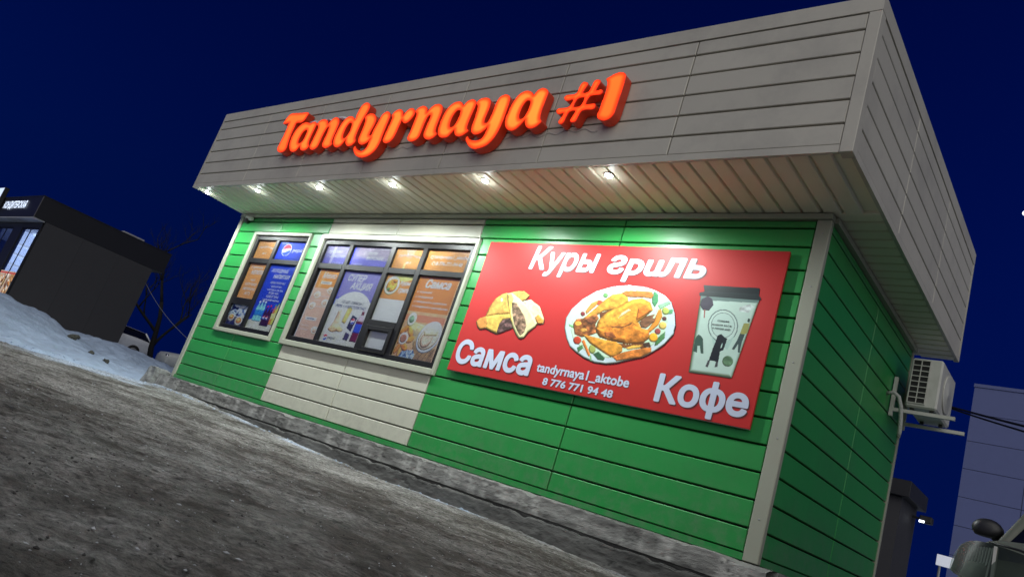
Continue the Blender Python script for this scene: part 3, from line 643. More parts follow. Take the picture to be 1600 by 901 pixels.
# overhanging fascia
FX0, FX1, FY, FB, FZ0, FZ1 = -0.04, 10.45, -0.976, 3.82, 3.0, 4.415
fm = MB()
fm.box(FX0 + .02, FX1 - .03, FY + .03, FY + .12, 3.03, 4.38)
fm.box(FX1 - .12, FX1 - .03, FY + .12, FB - .03, 3.03, 4.38)
fm.box(FX0 + .02, FX0 + .12, FY + .12, FB - .03, 3.03, 4.38)
fm.box(FX0 + .12, FX1 - .12, FB - .12, FB - .03, 3.03, 4.38)
fascia = fm.build('fascia', GREYCORE, kiosk)
MB().box(FX0 + .01, FX1 - .01, FY + .01, FB - .01, 4.385, 4.41).build('roof', GREYCORE, kiosk)
FR = [3.062, 3.255, 3.467, 3.680, 3.895, 4.110, 4.268]
FJ = [FX0 + .03, 1.54, 3.01, 4.48, 5.93, 7.40, 8.89, 10.355]
g = 0.0085
for r in range(6):
    for i in range(7):
        chamfer_panel('x', FJ[i] + .0055, FJ[i + 1] - .0055, FR[r] + g, FR[r + 1] - g, FY + random.uniform(-.0015, .0015), FY + .028, 0.005).build('fascia_panel', FASCIA, fascia)
    for a0, a1 in ((FY + .1, 0.52), (0.52, 2.12), (2.12, FB - .04)):
        chamfer_panel('y', a0 + .005, a1 - .005, FR[r] + g, FR[r + 1] - g, FX1 + random.uniform(-.001, .001), FX1 - .028, 0.005).build('fascia_panel', FASCIA, fascia)
MB().box(FX0, FX1 + .006, FY - .008, FY + .026, 4.27, FZ1).build('fascia_cap', FASCIA, fascia)
MB().box(FX1 - .026, FX1 + .006, FY + .026, FB, 4.27, FZ1).build('fascia_cap', FASCIA, fascia)
MB().box(FX0 + .03, 10.353, FY - .004, FY + .028, 3.0, 3.064).build('fascia_drip', FASCIA, fascia)
MB().box(FX1 - .028, FX1 + .004, FY + .1, FB - .04, 3.0, 3.064).build('fascia_drip', FASCIA, fascia)
m = MB(); m.cbox(10.356, FX1 + .005, FY - .006, FY + .098, 3.0, 4.268, 0.004); m.build('corner_trim', FASCIA, fascia)
MB().box(FX0, FX0 + .03, FY - .005, FY + .05, 3.0, 4.268).build('corner_trim', FASCIA, fascia)
MB().box(FX1 - .05, FX1 + .005, FB - .04, FB, 3.0, 4.268).build('corner_trim', FASCIA, fascia)

# ribbed soffit, one strip after another
soffit = MB().box(FX0 + .03, FX1 - .03, FY + .03, FB - .03, 3.024, 3.029).build('soffit', SOFFIT, kiosk)
P = 0.172
def slat_mesh(L, along):
    v = []; n = 0
    prof = [(0.004, 0.026), (0.010, 0.004), (0.020, 0.0), (P - 0.030, 0.0), (P - 0.022, 0.005), (P - 0.014, 0.024)]
    m = MB()
    for u in (0, L):
        for a, zz in prof:
            m.v.append((a, u, zz) if along == 'y' else (u, a, zz))
    k = len(prof)
    m.f = [(i, i + 1, k + i + 1, k + i) for i in range(k - 1)]
    m.mi = [0] * len(m.f)
    return m.mesh('soffit_slat')
sm = slat_mesh(0.965, 'y'); sm.materials.append(SOFFIT)
x = FX0 + .03
while x + P < FX1 - .03:
    o = link('soffit_slat', sm, None, soffit, (x, FY + .029, 2.9975)); o.matrix_parent_inverse = Matrix(); x += P
sm2 = slat_mesh(FX1 - .03 - W - .002, 'x'); sm2.materials.append(SOFFIT)
y = 0.0
while y + P < FB - .03:
    o = link('soffit_slat', sm2, None, soffit, (W + .002, y, 2.9975)); o.matrix_parent_inverse = Matrix(); y += P

# concrete plinth, cast in two lifts
px = np.concatenate([np.arange(-0.14, 10.30, 0.025)])
prof = [(0.10, -0.004), (-0.05, -0.006), (-0.120, -0.012), (-0.126, -0.020), (-0.128, -0.08), (-0.130, -0.14), (-0.130, -0.192), (-0.112, -0.200), (-0.112, -0.212), (-0.158, -0.216), (-0.164, -0.228), (-0.166, -0.32), (-0.168, -0.40), (-0.170, -0.55)]
px = np.arange(-0.14, 10.20, 0.02)
keys = np.array(prof); dl = np.concatenate([[0], np.cumsum(np.hypot(*np.diff(keys, axis=0).T))])
ss_ = np.unique(np.concatenate([dl, np.arange(0, dl[-1], 0.011)]))
cy = np.interp(ss_, dl, keys[:, 0]); cz = np.interp(ss_, dl, keys[:, 1])
PX = np.repeat(px[None], len(ss_), 0); PY = np.repeat(cy[:, None], len(px), 1).copy(); PZ = np.repeat(cz[:, None], len(px), 1).copy()
Z0 = PZ.copy()
wgt = np.clip((0.02 - PY) / 0.12, 0, 1)
rough_ = fbm(PX / 0.30, Z0 / 0.10, 4, 90); fine_ = fbm(PX / 0.07, Z0 / 0.035, 4, 95)
PY += wgt * (0.012 * fbm(PX / 0.9, Z0 / 0.4, 2, 88) + 0.010 * rough_ + 0.005 * fine_)
edge_ = np.exp(-((Z0 + 0.014) / 0.02) ** 2) + np.exp(-((Z0 + 0.222) / 0.018) ** 2)
PZ -= wgt * edge_ * 0.05 * np.clip(fbm(PX / 0.16, PX * 0 + 3, 4, 99) + 0.05, 0, 1)
PZ += wgt * 0.010 * fbm(PX / 0.6, PX * 0, 3, 103)
# casting marks: paler upper lift with lime bloom, darker lower lift, black joint between them
pc_ = 0.16 + 0.05 * rough_ + 0.05 * fine_ + 0.10 * fbm(PX / 0.5, Z0 / 0.03, 3, 151)
lime = np.clip(fbm(PX / 0.09, Z0 / 0.5, 4, 121) * 1.6 + 0.6 * fbm(PX / 0.7, Z0 / 0.2, 3, 123) - 0.12, 0, 1) * ((Z0 < -0.03) & (Z0 > -0.19))
pc_ = pc_ + 0.17 * lime
pc_ = np.where(Z0 < -0.215, pc_ * 0.62, pc_)
damp = np.clip(fbm(PX / 0.8, Z0 / 0.10, 4, 131) * 2.0 - 0.05, 0, 1)
pc_ = pc_ * (1 - 0.42 * damp)
pc_ = pc_ * (1 - 0.75 * np.exp(-((Z0 + 0.206 + 0.012 * fbm(PX / 0.4, PX * 0, 2, 133)) / 0.010) ** 2))
crack = np.abs(fbm(PX / 0.45 + 9, Z0 / 0.12, 4, 141)) < 0.012
pc_ = np.where(crack, pc_ * 0.35, pc_)
pcol = np.clip(pc_, 0.02, 0.6)[..., None] * np.array([1.0, 0.99, 0.93])
PLINTH = print_mat('cast_concrete', 0.9)
ntp = PLINTH.node_tree; gp = ntp.nodes.new('ShaderNodeNewGeometry'); np_ = ntp.nodes.new('ShaderNodeTexNoise'); np_.inputs['Scale'].default_value = 110; np_.inputs['Detail'].default_value = 4
bpp = ntp.nodes.new('ShaderNodeBump'); bpp.inputs['Distance'].default_value = 0.003; ntp.links.new(gp.outputs['Position'], np_.inputs['Vector']); ntp.links.new(np_.outputs[0], bpp.inputs['Height']); ntp.links.new(bpp.outputs[0], ntp.nodes['Principled BSDF'].inputs['Normal'])
plinth = link('plinth', grid_mesh('plinth', PX[::-1], PY[::-1], PZ[::-1], pcol[::-1]), PLINTH, kiosk)
plinth.data.polygons.foreach_set('use_smooth', [False] * len(plinth.data.polygons))
MB().box(W - .3, W + .13, 0.10, D + .1, -.6, -.006).build('plinth_return', CONCRETE, kiosk)
m = MB(); m.box(-0.139, W - .3, 0.10, D + .1, -.6, -.006); m.build('plinth_core', CONCRETE, kiosk)
m = MB(); m.add([(-0.14, 0.10, -0.004)] + [(-0.14, p[0], p[1]) for p in prof[1:]] + [(-0.14, 0.10, -0.55)], [tuple(range(len(prof) + 1))]); m.build('plinth_end', CONCRETE, kiosk)

# ------------------------------------------------------------------ windows
YF0, YF1 = -0.004, 0.058          # depth of frame members
YP = 0.036                         # printed film
YG = 0.026                         # glass
def window(x0, x1, z0, z1, trims, members):
    """trims: cream surround; members: list of (name, x0,x1,z0,z1) of frame"""
    t = 0.085
    win = MB()
    ix0, ix1, iz0, iz1 = members[0]
    fw = 0.075
    win.cbox(ix0, ix0 + fw, YF0, YF1, iz0, iz1, .006); win.cbox(ix1 - fw, ix1, YF0, YF1, iz0, iz1, .006)
    win.cbox(ix0 + fw - .004, ix1 - fw + .004, YF0 + .002, YF1, iz1 - fw, iz1 - .002, .006); win.cbox(ix0 + fw - .004, ix1 - fw + .004, YF0 + .002, YF1, iz0 + .002, iz0 + fw, .006)
    o = win.build('window', FRAME, kiosk)
    MB().cbox(x0, ix0 - .002, -0.036, 0.05, z0, z1, .007).build('window_trim', TRIM, o)
    MB().cbox(ix1 + .002, x1, -0.036, 0.05, z0, z1, .007).build('window_trim', TRIM, o)
    MB().cbox(ix0 - .006, ix1 + .006, -0.040, 0.05, iz1 + .002, z1 + .002, .007).build('window_trim', TRIM, o)
    MB().cbox(ix0 - .006, ix1 + .006, -0.044, 0.05, z0 - .002, iz0 - .002, .007).build('window_trim', TRIM, o)
    for nm, a0, a1, b0, b1 in members[1]:
        MB().cbox(a0, a1, YF0 + .004, YF1 - .002, b0, b1, .006).build(nm, FRAME, o)
    return o
win1 = window(*W1, None, [(0.80, 2.365, 0.965, 2.60),
    [('mullion', 1.435, 1.525, 1.0, 2.57), ('transom', 0.87, 1.437, 2.115, 2.20), ('transom', 1.523, 2.295, 2.125, 2.205), ('transom', 0.87, 1.437, 1.385, 1.50)]])
win2 = window(*W2, None, [(2.775, 5.94, 0.975, 2.575),
    [('mullion', 3.425, 3.515, 1.0, 2.55), ('mullion', 4.36, 4.455, 1.0, 2.55), ('mullion', 5.005, 5.095, 1.0, 2.55),
     ('transom', 2.84, 3.427, 2.115, 2.20), ('transom', 3.513, 4.362, 2.12, 2.203), ('transom', 4.453, 5.007, 2.122, 2.204), ('transom', 5.093, 5.87, 2.13, 2.206),
     ('transom', 4.453, 5.007, 1.385, 1.462)]])
sash = MB(); sash.cbox(4.458, 4.525, YF0 - .012, YF1 - .004, 1.03, 1.383, .006); sash.cbox(4.94, 5.003, YF0 - .012, YF1 - .004, 1.03, 1.383, .006)
sash.cbox(4.521, 4.944, YF0 - .010, YF1 - .004, 1.32, 1.381, .006); sash.cbox(4.521, 4.944, YF0 - .010, YF1 - .004, 1.031, 1.085, .006)
sash.build('sash', FRAME, win2)
PANES = {  # x0, x1, z0, z1 of every film-covered pane
 'w1_tl': (0.875, 1.435, 2.20, 2.525), 'w1_tr': (1.525, 2.29, 2.205, 2.525), 'w1_ml': (0.90, 1.435, 1.50, 2.115), 'w1_bl': (0.875, 1.435, 1.04, 1.385), 'w1_r': (1.525, 2.29, 1.04, 2.125),
 'w2_t1': (2.85, 3.425, 2.20, 2.50), 'w2_t2': (3.515, 4.36, 2.203, 2.50), 'w2_t3': (4.455, 5.005, 2.204, 2.50), 'w2_t4': (5.095, 5.865, 2.206, 2.50),
 'w2_1': (2.90, 3.425, 1.05, 2.115), 'w2_2': (3.515, 4.36, 1.05, 2.12), 'w2_3': (4.455, 5.005, 1.462, 2.122), 'w2_s': (4.525, 4.94, 1.085, 1.32), 'w2_4': (5.095, 5.865, 1.05, 2.13)}
for k, (a0, a1, b0, b1) in PANES.items():
    MB().box(a0 - .004, a1 + .004, YG, YG + .004, b0 - .004, b1 + .004).build('pane', GLASS, win1 if k.startswith('w1') else win2)

# ------------------------------------------------------------------ soffit downlights and camera
LENS = glow_mat('lamp_lens', (0.92, 0.97, 1.0), 60.0)
WHITEP = mat('white_plastic', (0.7, 0.7, 0.68), 0.35, var=0.05)
ords = ['leftmost of the six soffit downlights, above the far kiosk corner', 'second soffit downlight from the far left corner, above the narrow window',
        'third soffit downlight from the left, below the first letters of the orange sign', 'fourth soffit downlight from the left, below the middle of the orange sign',
        'fifth soffit downlight from the left, between wide window and red billboard', 'rightmost soffit downlight, above the red billboard']
for i, lx in enumerate([0.16, 1.77, 3.40, 4.98, 6.57, 8.20]):
    ly = -0.80
    t = empty('downlight', (lx, ly, 2.995), 'round white ' + ords[i], 'downlight', 'soffit downlights')
    MB().lathe([(0.044, 0.0), (0.050, -0.002), (0.050, -0.006), (0.044, -0.009), (0.038, -0.006), (0.037, 0.0)], (lx, ly, 2.9965), n=24).build('lamp_ring', WHITEP, t, True)
    MB().lathe([(0.036, -0.004), (0.033, -0.016), (0.020, -0.024), (0.001, -0.027)], (lx, ly, 2.9965), n=20).build('lamp_lens', LENS, t, True)
    for kind, pw in (('SPOT', 155), ('POINT', 1.0)):      # the beam, and the spill of the domed lens along the soffit
      ld = bpy.data.lights.new('lamp_light', kind); ld.energy = pw * (0.9 + 0.2 * random.random()); ld.color = (0.92, 1.0, 0.98)
      ld.shadow_soft_size = 0.025
      if kind == 'SPOT': ld.spot_size = R(176); ld.spot_blend = 0.5
      lo = bpy.data.objects.new('lamp_light', ld); COL.objects.link(lo); lo.parent = t; lo.matrix_parent_inverse = Matrix.Translation(-Vector(t.location)); lo.location = (lx, ly, 2.925)
sc = empty('security_camera', (0.42, -0.03, 2.88), 'small white dome camera under the soffit at the far kiosk corner', 'camera')
MB().lathe([(0.05, 0.0), (0.055, -0.02), (0.05, -0.05)], (0.30, -0.03, 2.93), n=18).build('mount', WHITEP, sc, True)
MB().lathe([(0.045, 0.03), (0.058, 0.0), (0.055, -0.03), (0.038, -0.055), (0.01, -0.066)], (0.30, -0.03, 2.88), n=18).build('dome', BLACK, sc, True)
MB().tube([(0.36, -0.03, 2.90), (0.48, -0.06, 2.885)], 0.035, 12).build('camera_barrel', WHITEP, sc, True)
# ------------------------------------------------------------------ lit channel letters
def catmull(flat, n=4, sharp=60):
    P = [(flat[i] / 1000, flat[i + 1] / 1000) for i in range(0, len(flat), 2)]
    N = len(P); out = []
    for i in range(N):
        p0, p1, p2, p3 = P[i - 1], P[i], P[(i + 1) % N], P[(i + 2) % N]
        L = math.dist(p1, p2)
        k = max(1, min(n, int(L / 0.012)))
        for s in range(k):
            t = s / k
            out.append(tuple(0.5 * ((2 * p1[j]) + (-p0[j] + p2[j]) * t + (2 * p0[j] - 5 * p1[j] + 4 * p2[j] - p3[j]) * t * t + (-p0[j] + 3 * p1[j] - 3 * p2[j] + p3[j]) * t ** 3) for j in (0, 1)))
    return out
def outline_mesh(name, loops, extrude, bevel=0.0, offset=0.0):
    cu = bpy.data.curves.new(name, 'CURVE'); cu.dimensions = '2D'; cu.fill_mode = 'BOTH'
    cu.extrude = extrude; cu.bevel_depth = bevel; cu.bevel_resolution = 1; cu.offset = offset
    for lp in loops:
        sp = cu.splines.new('POLY'); sp.points.add(len(lp) - 1); sp.use_cyclic_u = True
        for p, q in zip(sp.points, lp): p.co = (q[0], q[1], 0, 1)
    o = bpy.data.objects.new(name, cu); COL.objects.link(o)
    me = bpy.data.meshes.new_from_object(o.evaluated_get(bpy.context.evaluated_depsgraph_get()))
    bpy.data.objects.remove(o); bpy.data.curves.remove(cu)
    me.materials.clear()
    return me
def stand_up(me, y, dz=0.0):
    """curve plane (x, y, z) -> wall plane (x, depth, height)"""
    n = len(me.vertices); a = np.empty(n * 3, np.float32); me.vertices.foreach_get('co', a); a = a.reshape(-1, 3)
    b = np.stack([a[:, 0], y - a[:, 2], a[:, 1] + dz], 1).astype(np.float32)
    me.vertices.foreach_set('co', b.ravel()); me.update()
    return me
RIM = mat('letter_edge_strip', (0.45, 0.02, 0.008), 0.35, emit=(1.0, 0.03, 0.006), estr=0.45)
RETURN = mat('letter_return_red', (0.42, 0.035, 0.012), 0.4, var=0.1, emit=(1.0, 0.05, 0.01), estr=0.06)
sign = empty('channel_letter_sign', (5.3, -1.0, 3.4), 'glowing orange script letter sign mounted on the grey fascia', 'sign')
YB, YFACE = -0.992, -1.100
LETTERS = []
for ch, loops in SIGN:
    lp = [catmull(l) for l in loops]
    dep = (YB - YFACE) / 2
    o = link('letter', stand_up(outline_mesh('letter', lp, dep), (YB + YFACE) / 2), RETURN, sign)
    link('letter_rim', stand_up(outline_mesh('letter_rim', lp, 0.002, 0.003), YFACE - 0.002), RIM, o)
    LETTERS.append((o, lp))
    # stand-offs to the fascia
    xs_ = [p[0] for p in lp[0]]; zs_ = [p[1] for p in lp[0]]
    m = MB()
    for q in (0.3, 0.7):
        xx = min(xs_) + (max(xs_) - min(xs_)) * q
        zz = (min(zs_) + max(zs_)) / 2
        m.tube([(xx, YB - .02, zz), (xx, -0.975, zz)], 0.006, 6)
    m.build('stand_off', STEEL, o)
SN = mat('clean_snow_cap', (0.75, 0.74, 0.78), 0.8, var=0.1)
for i, (x, z, w, lab) in enumerate([(3.02, 3.905, .13, 'thin snow cap on the first lowercase letter of the orange sign'), (3.36, 3.915, .10, 'thin snow cap on the left shoulder of the third sign letter'), (3.66, 3.915, .12, 'thin snow cap on the right shoulder of the third sign letter')]):
    lump('snow_cap', (x, -1.04, z), (w, 0.05, 0.028), SN, 60 + i, lab, 'snow', 'snow caps on the sign letters', jag=0.25)
# feed cable looping along under the letters
m = MB()
pp = [(2.35 + 0.02 * k, -0.986, 3.40 + 0.018 * math.sin(k * 0.55) + 0.012 * math.sin(k * 0.17)) for k in range(0, 286)]
m.tube(pp, 0.003, 5)
setp(m.build('sign_cable', mat('white_cable', (0.5, 0.5, 0.5), 0.5), None, True), 'thin pale feed cable running under the orange sign letters', 'cable')

# ------------------------------------------------------------------ lettering for prints
def winding_loops(s, shear, res):
    cu = bpy.data.curves.new('lettering', 'FONT'); cu.body = s; cu.shear = shear; cu.resolution_u = res; cu.fill_mode = 'NONE'
    o = bpy.data.objects.new('lettering', cu); COL.objects.link(o)
    me = bpy.data.meshes.new_from_object(o.evaluated_get(bpy.context.evaluated_depsgraph_get()))
    bpy.data.objects.remove(o); bpy.data.curves.remove(cu)
    V = [v.co.xy.to_tuple() for v in me.vertices]; nxt = {}
    adj = {}
    for e in me.edges:
        a, b = e.vertices; adj.setdefault(a, []).append(b); adj.setdefault(b, []).append(a)
    loops = []; seen = set()
    for i in range(len(V)):
        if i in seen or i not in adj: continue
        lp = [i]; seen.add(i); c = i + 1 if (i + 1) in adj[i] else adj[i][0]
        while c not in seen:
            lp.append(c); seen.add(c)
            n_ = [k for k in adj[c] if k not in seen]
            if not n_: break
            c = n_[0]
        loops.append([V[k] for k in lp])
    bpy.data.meshes.remove(me)
    return loops
def bold_outline(s, bold, shear=0.0, cell=0.013):
    """outline of a line of text grown by bold (em), as closed loops"""
    L = winding_loops(s, shear, 4)
    A = np.array([p for lp in L for p in lp]); B = np.array([lp[(i + 1) % len(lp)] for lp in L for i in range(len(lp))])
    lo = A.min(0) - bold - 3 * cell; hi = A.max(0) + bold + 3 * cell
    nx = int((hi[0] - lo[0]) / cell) + 1; ny = int((hi[1] - lo[1]) / cell) + 1
    X, Y = np.meshgrid(lo[0] + np.arange(nx) * cell, lo[1] + np.arange(ny) * cell)
    wn_ = np.zeros(X.shape, int); d = np.full(X.shape, 1e9)
    for (ax, ay), (bx, by) in zip(A, B):
        if ay != by:
            r0 = int(max(0, math.ceil((min(ay, by) - lo[1]) / cell))); r1 = int(min(ny - 1, math.ceil((max(ay, by) - lo[1]) / cell) - 1))
            if r1 >= r0:
                yy = Y[r0:r1 + 1]; xc = ax + (yy - ay) * (bx - ax) / (by - ay)
                wn_[r0:r1 + 1] += np.where(X[r0:r1 + 1] < xc, 1 if by > ay else -1, 0)
        m_ = bold + 4 * cell
        c0 = max(0, int((min(ax, bx) - m_ - lo[0]) / cell)); c1 = int((max(ax, bx) + m_ - lo[0]) / cell) + 2
        q0 = max(0, int((min(ay, by) - m_ - lo[1]) / cell)); q1 = int((max(ay, by) + m_ - lo[1]) / cell) + 2
        xs_ = X[q0:q1, c0:c1]; ys_ = Y[q0:q1, c0:c1]; ex, ey = bx - ax, by - ay
        t_ = np.clip(((xs_ - ax) * ex + (ys_ - ay) * ey) / (ex * ex + ey * ey + 1e-12), 0, 1)
        d[q0:q1, c0:c1] = np.minimum(d[q0:q1, c0:c1], np.hypot(xs_ - ax - t_ * ex, ys_ - ay - t_ * ey))
    d = np.minimum(d, 5 * cell + bold)
    F = np.where(wn_ != 0, d, -d) + bold
    # marching squares
    seg = {}
    In = F > 0
    mixed = (In[:-1, :-1].astype(int) + In[1:, :-1] + In[:-1, 1:] + In[1:, 1:])
    for r, c in zip(*np.nonzero((mixed > 0) & (mixed < 4))):
        cor = [(r, c), (r, c + 1), (r + 1, c + 1), (r + 1, c)]
        ed = []
        for k in range(4):
            p, q = cor[k], cor[(k + 1) % 4]
            if In[p] != In[q]:
                key = (p, q) if p < q else (q, p)
                ed.append((key, bool(In[p])))
        outs = [k for k, i_ in ed if i_]; ins = [k for k, i_ in ed if not i_]
        if len(ed) == 2: seg[outs[0]] = ins[0]
        else:
            for k in range(len(ed)):
                if ed[k][1]: seg[ed[k][0]] = ed[(k + 1) % len(ed)][0]
    loops = []
    while seg:
        k0 = next(iter(seg)); lp = []; k = k0
        while k in seg:
            (p, q) = k; f0, f1 = F[p], F[q]; t_ = f0 / (f0 - f1)
            lp.append((lo[0] + (p[1] + (q[1] - p[1]) * t_) * cell, lo[1] + (p[0] + (q[0] - p[0]) * t_) * cell))
            k = seg.pop(k)
        lq = [lp[0]]
        for p in lp[1:]:
            if math.dist(p, lq[-1]) > 0.3 * cell: lq.append(p)
        if len(lq) > 2 and math.dist(lq[0], lq[-1]) < 0.3 * cell: lq.pop()
        if len(lq) > 6: loops.append(lq)
    return loops
def bold_lettering(s, x0, x1, z0, z1, y, m, parent, bold, shear=0.0, name='lettering', cell=0.013, cache={}):
    key = (s, bold, shear)
    if key not in cache: cache[key] = bold_outline(s, bold, shear, cell)
    L = cache[key]
    ax = [p[0] for l in L for p in l]; ay = [p[1] for l in L for p in l]
    sx, sz = (x1 - x0) / (max(ax) - min(ax)), (z1 - z0) / (max(ay) - min(ay))
    me = outline_mesh(name, [[(x0 + (p[0] - min(ax)) * sx, z0 + (p[1] - min(ay)) * sz) for p in l] for l in L], 0.0)
    return link(name, stand_up(me, y), m, parent)
def text_mesh(s, shear=0.0, bold=0.0, res=3, mirror=False):
    cu = bpy.data.curves.new('lettering', 'FONT'); cu.body = s; cu.shear = shear; cu.bevel_depth = max(bold, 0.0); cu.bevel_resolution = 0; cu.resolution_u = res; cu.align_x = 'LEFT'
    if '\n' in s: cu.align_x = 'CENTER'
    o = bpy.data.objects.new('lettering', cu); COL.objects.link(o)
    me = bpy.data.meshes.new_from_object(o.evaluated_get(bpy.context.evaluated_depsgraph_get()))
    bpy.data.objects.remove(o); bpy.data.curves.remove(cu)
    me.materials.clear()
    return me
def lettering(s, x0, x1, z0, z1, y, m, parent, shear=0.0, bold=0.02, name='lettering', warp=None):
    me = text_mesh(s, shear, bold)
    n = len(me.vertices); a = np.empty(n * 3, np.float32); me.vertices.foreach_get('co', a); a = a.reshape(-1, 3)
    lo, hi = a.min(0), a.max(0)
    u = (a[:, 0] - lo[0]) / (hi[0] - lo[0]); v = (a[:, 1] - lo[1]) / (hi[1] - lo[1])
    zz = z0 + v * (z1 - z0)
    if warp is not None: zz = zz + warp * (1 - (2 * u - 1) ** 2)
    dz_ = 0.15 * (a[:, 2] - lo[2]) / max(1e-6, hi[2] - lo[2]) if hi[2] - lo[2] > 1e-5 else a[:, 2] * 0
    b_ = np.stack([x0 + u * (x1 - x0), y - 0.0016 * dz_, zz], 1).astype(np.float32)
    me.vertices.foreach_set('co', b_.ravel()); me.update()
    return link(name, me, m, parent)
# ------------------------------------------------------------------ painted prints (flat pictures as coloured film)
class Canvas:
    def __init__(self, x0, x1, z0, z1, step=0.006, base=None):
        nx = max(8, int((x1 - x0) / step)); nz = max(8, int((z1 - z0) / step))
        self.X, self.Z = np.meshgrid(np.linspace(x0, x1, nx + 1), np.linspace(z0, z1, nz + 1))
        self.step = (x1 - x0) / nx
        self.C = np.zeros(self.X.shape + (3,)); self.M = np.zeros(self.X.shape, bool)
        self.r = (x0, x1, z0, z1)
        if base is not None: self.C[:] = base; self.M[:] = True
    def sdf(self, P):
        X, Z = self.X, self.Z
        d = np.full(X.shape, 1e9); ins = np.zeros(X.shape, bool)
        n = len(P)
        for i in range(n):
            ax, az = P[i]; bx, bz = P[(i + 1) % n]
            ex, ez = bx - ax, bz - az
            t = np.clip(((X - ax) * ex + (Z - az) * ez) / (ex * ex + ez * ez + 1e-12), 0, 1)
            d = np.minimum(d, np.hypot(X - ax - t * ex, Z - az - t * ez))
            c = ((az > Z) != (bz > Z)) & (X < (bx - ax) * (Z - az) / (bz - az + 1e-12) + ax)
            ins ^= c
        return np.where(ins, d, -d)
    def poly(self, P, rgb, soft=0.01, mott=0.0, shade=0.55, alpha=1.0, seed=0):
        s = self.sdf(P); ins = s > -self.step * 0.25
        c = np.array(rgb, float)
        f = np.ones(self.X.shape)
        if soft > 0.0035:
            t = np.clip(s / soft, 0, 1); h = soft * np.sqrt(np.clip(1 - (1 - t) ** 2, 0, 1))
            h = h + mott * 0.010 * fbm(self.X / 0.03, self.Z / 0.03, 3, seed)
            gz, gx = np.gradient(h, self.step)
            l = (0.25 * -gx * -1 * -1 + 0.75 * -gz + 1.0) / np.sqrt(gx * gx + gz * gz + 1) / 1.25
            f = (1 - shade) + shade * 1.35 * np.clip(l, 0, 1.1) ** 1.2
        f = f * (1 + mott * 0.9 * fbm(self.X / 0.045, self.Z / 0.035, 4, seed + 7))
        col = np.clip(c[None, None] * f[..., None], 0, 255)
        col[..., 2] *= np.where(f < 0.8, 0.85, 1)
        self.C[ins] = self.C[ins] * (1 - alpha) + col[ins] * alpha
        self.M |= ins
        return self
    def flat(self, P): return [(P[i] / 1000, P[i + 1] / 1000) for i in range(0, len(P), 2)]
    def uv(self, pts):
        x0, x1, z0, z1 = self.r
        return [(x0 + u * (x1 - x0), z0 + v * (z1 - z0)) for u, v in pts]
    def ell(self, u, v, ru, rv, rgb, soft=0.01, mott=0.0, ang=0, alpha=1.0, n=26, seed=0, shade=0.55):
        pts = []
        for i in range(n):
            t = 2 * math.pi * i / n
            a, b = ru * math.cos(t), rv * math.sin(t)
            pts.append((u + a * math.cos(ang) - b * math.sin(ang), v + a * math.sin(ang) + b * math.cos(ang)))
        return self.poly(self.uv(pts), rgb, soft, mott, shade, alpha, seed)
    def rect(self, u0, v0, u1, v1, rgb, soft=0.0, mott=0.0, alpha=1.0, seed=0):
        return self.poly(self.uv([(u0, v0), (u1, v0), (u1, v1), (u0, v1)]), rgb, soft, mott, 0.4, alpha, seed)
    def bottle(self, u, v0, v1, w, body, label, cap):
        h = v1 - v0
        self.poly(self.uv([(u - w, v0), (u + w, v0), (u + w, v0 + .62 * h), (u + .35 * w, v0 + .86 * h), (u + .35 * w, v0 + .93 * h), (u - .35 * w, v0 + .93 * h), (u - .35 * w, v0 + .86 * h), (u - w, v0 + .62 * h)]), body, 0.02, 0.15)
        self.rect(u - w, v0 + .28 * h, u + w, v0 + .55 * h, label, 0.015)
        self.rect(u - .4 * w, v0 + .93 * h, u + .4 * w, v1, cap, 0.006)
        return self
    def build(self, name, y, m, parent, full=False):
        Cl = np.clip(self.C, 0, 255) / 255.0
        Cl = np.where(Cl <= 0.04045, Cl / 12.92, ((Cl + 0.055) / 1.055) ** 2.4)
        ny, nx = self.X.shape
        i = np.arange((ny - 1) * (nx - 1)); r = i // (nx - 1); c = i % (nx - 1); a = r * nx + c
        q = np.stack([a, a + 1, a + nx + 1, a + nx], 1)
        if not self.M.all():
            mm = self.M.ravel(); q = q[mm[q].sum(1) >= 2]
            used = np.unique(q); rem = np.zeros(ny * nx, int); rem[used] = np.arange(len(used)); q = rem[q]
        else: used = np.arange(ny * nx)
        co = np.stack([self.X.ravel(), np.full(ny * nx, y), self.Z.ravel()], 1)[used].astype(np.float32)
        me = bpy.data.meshes.new(name); raw_mesh(me, co, q.astype(np.int32), Cl.reshape(-1, 3)[used], smooth=False)
        return link(name, me, m, parent)

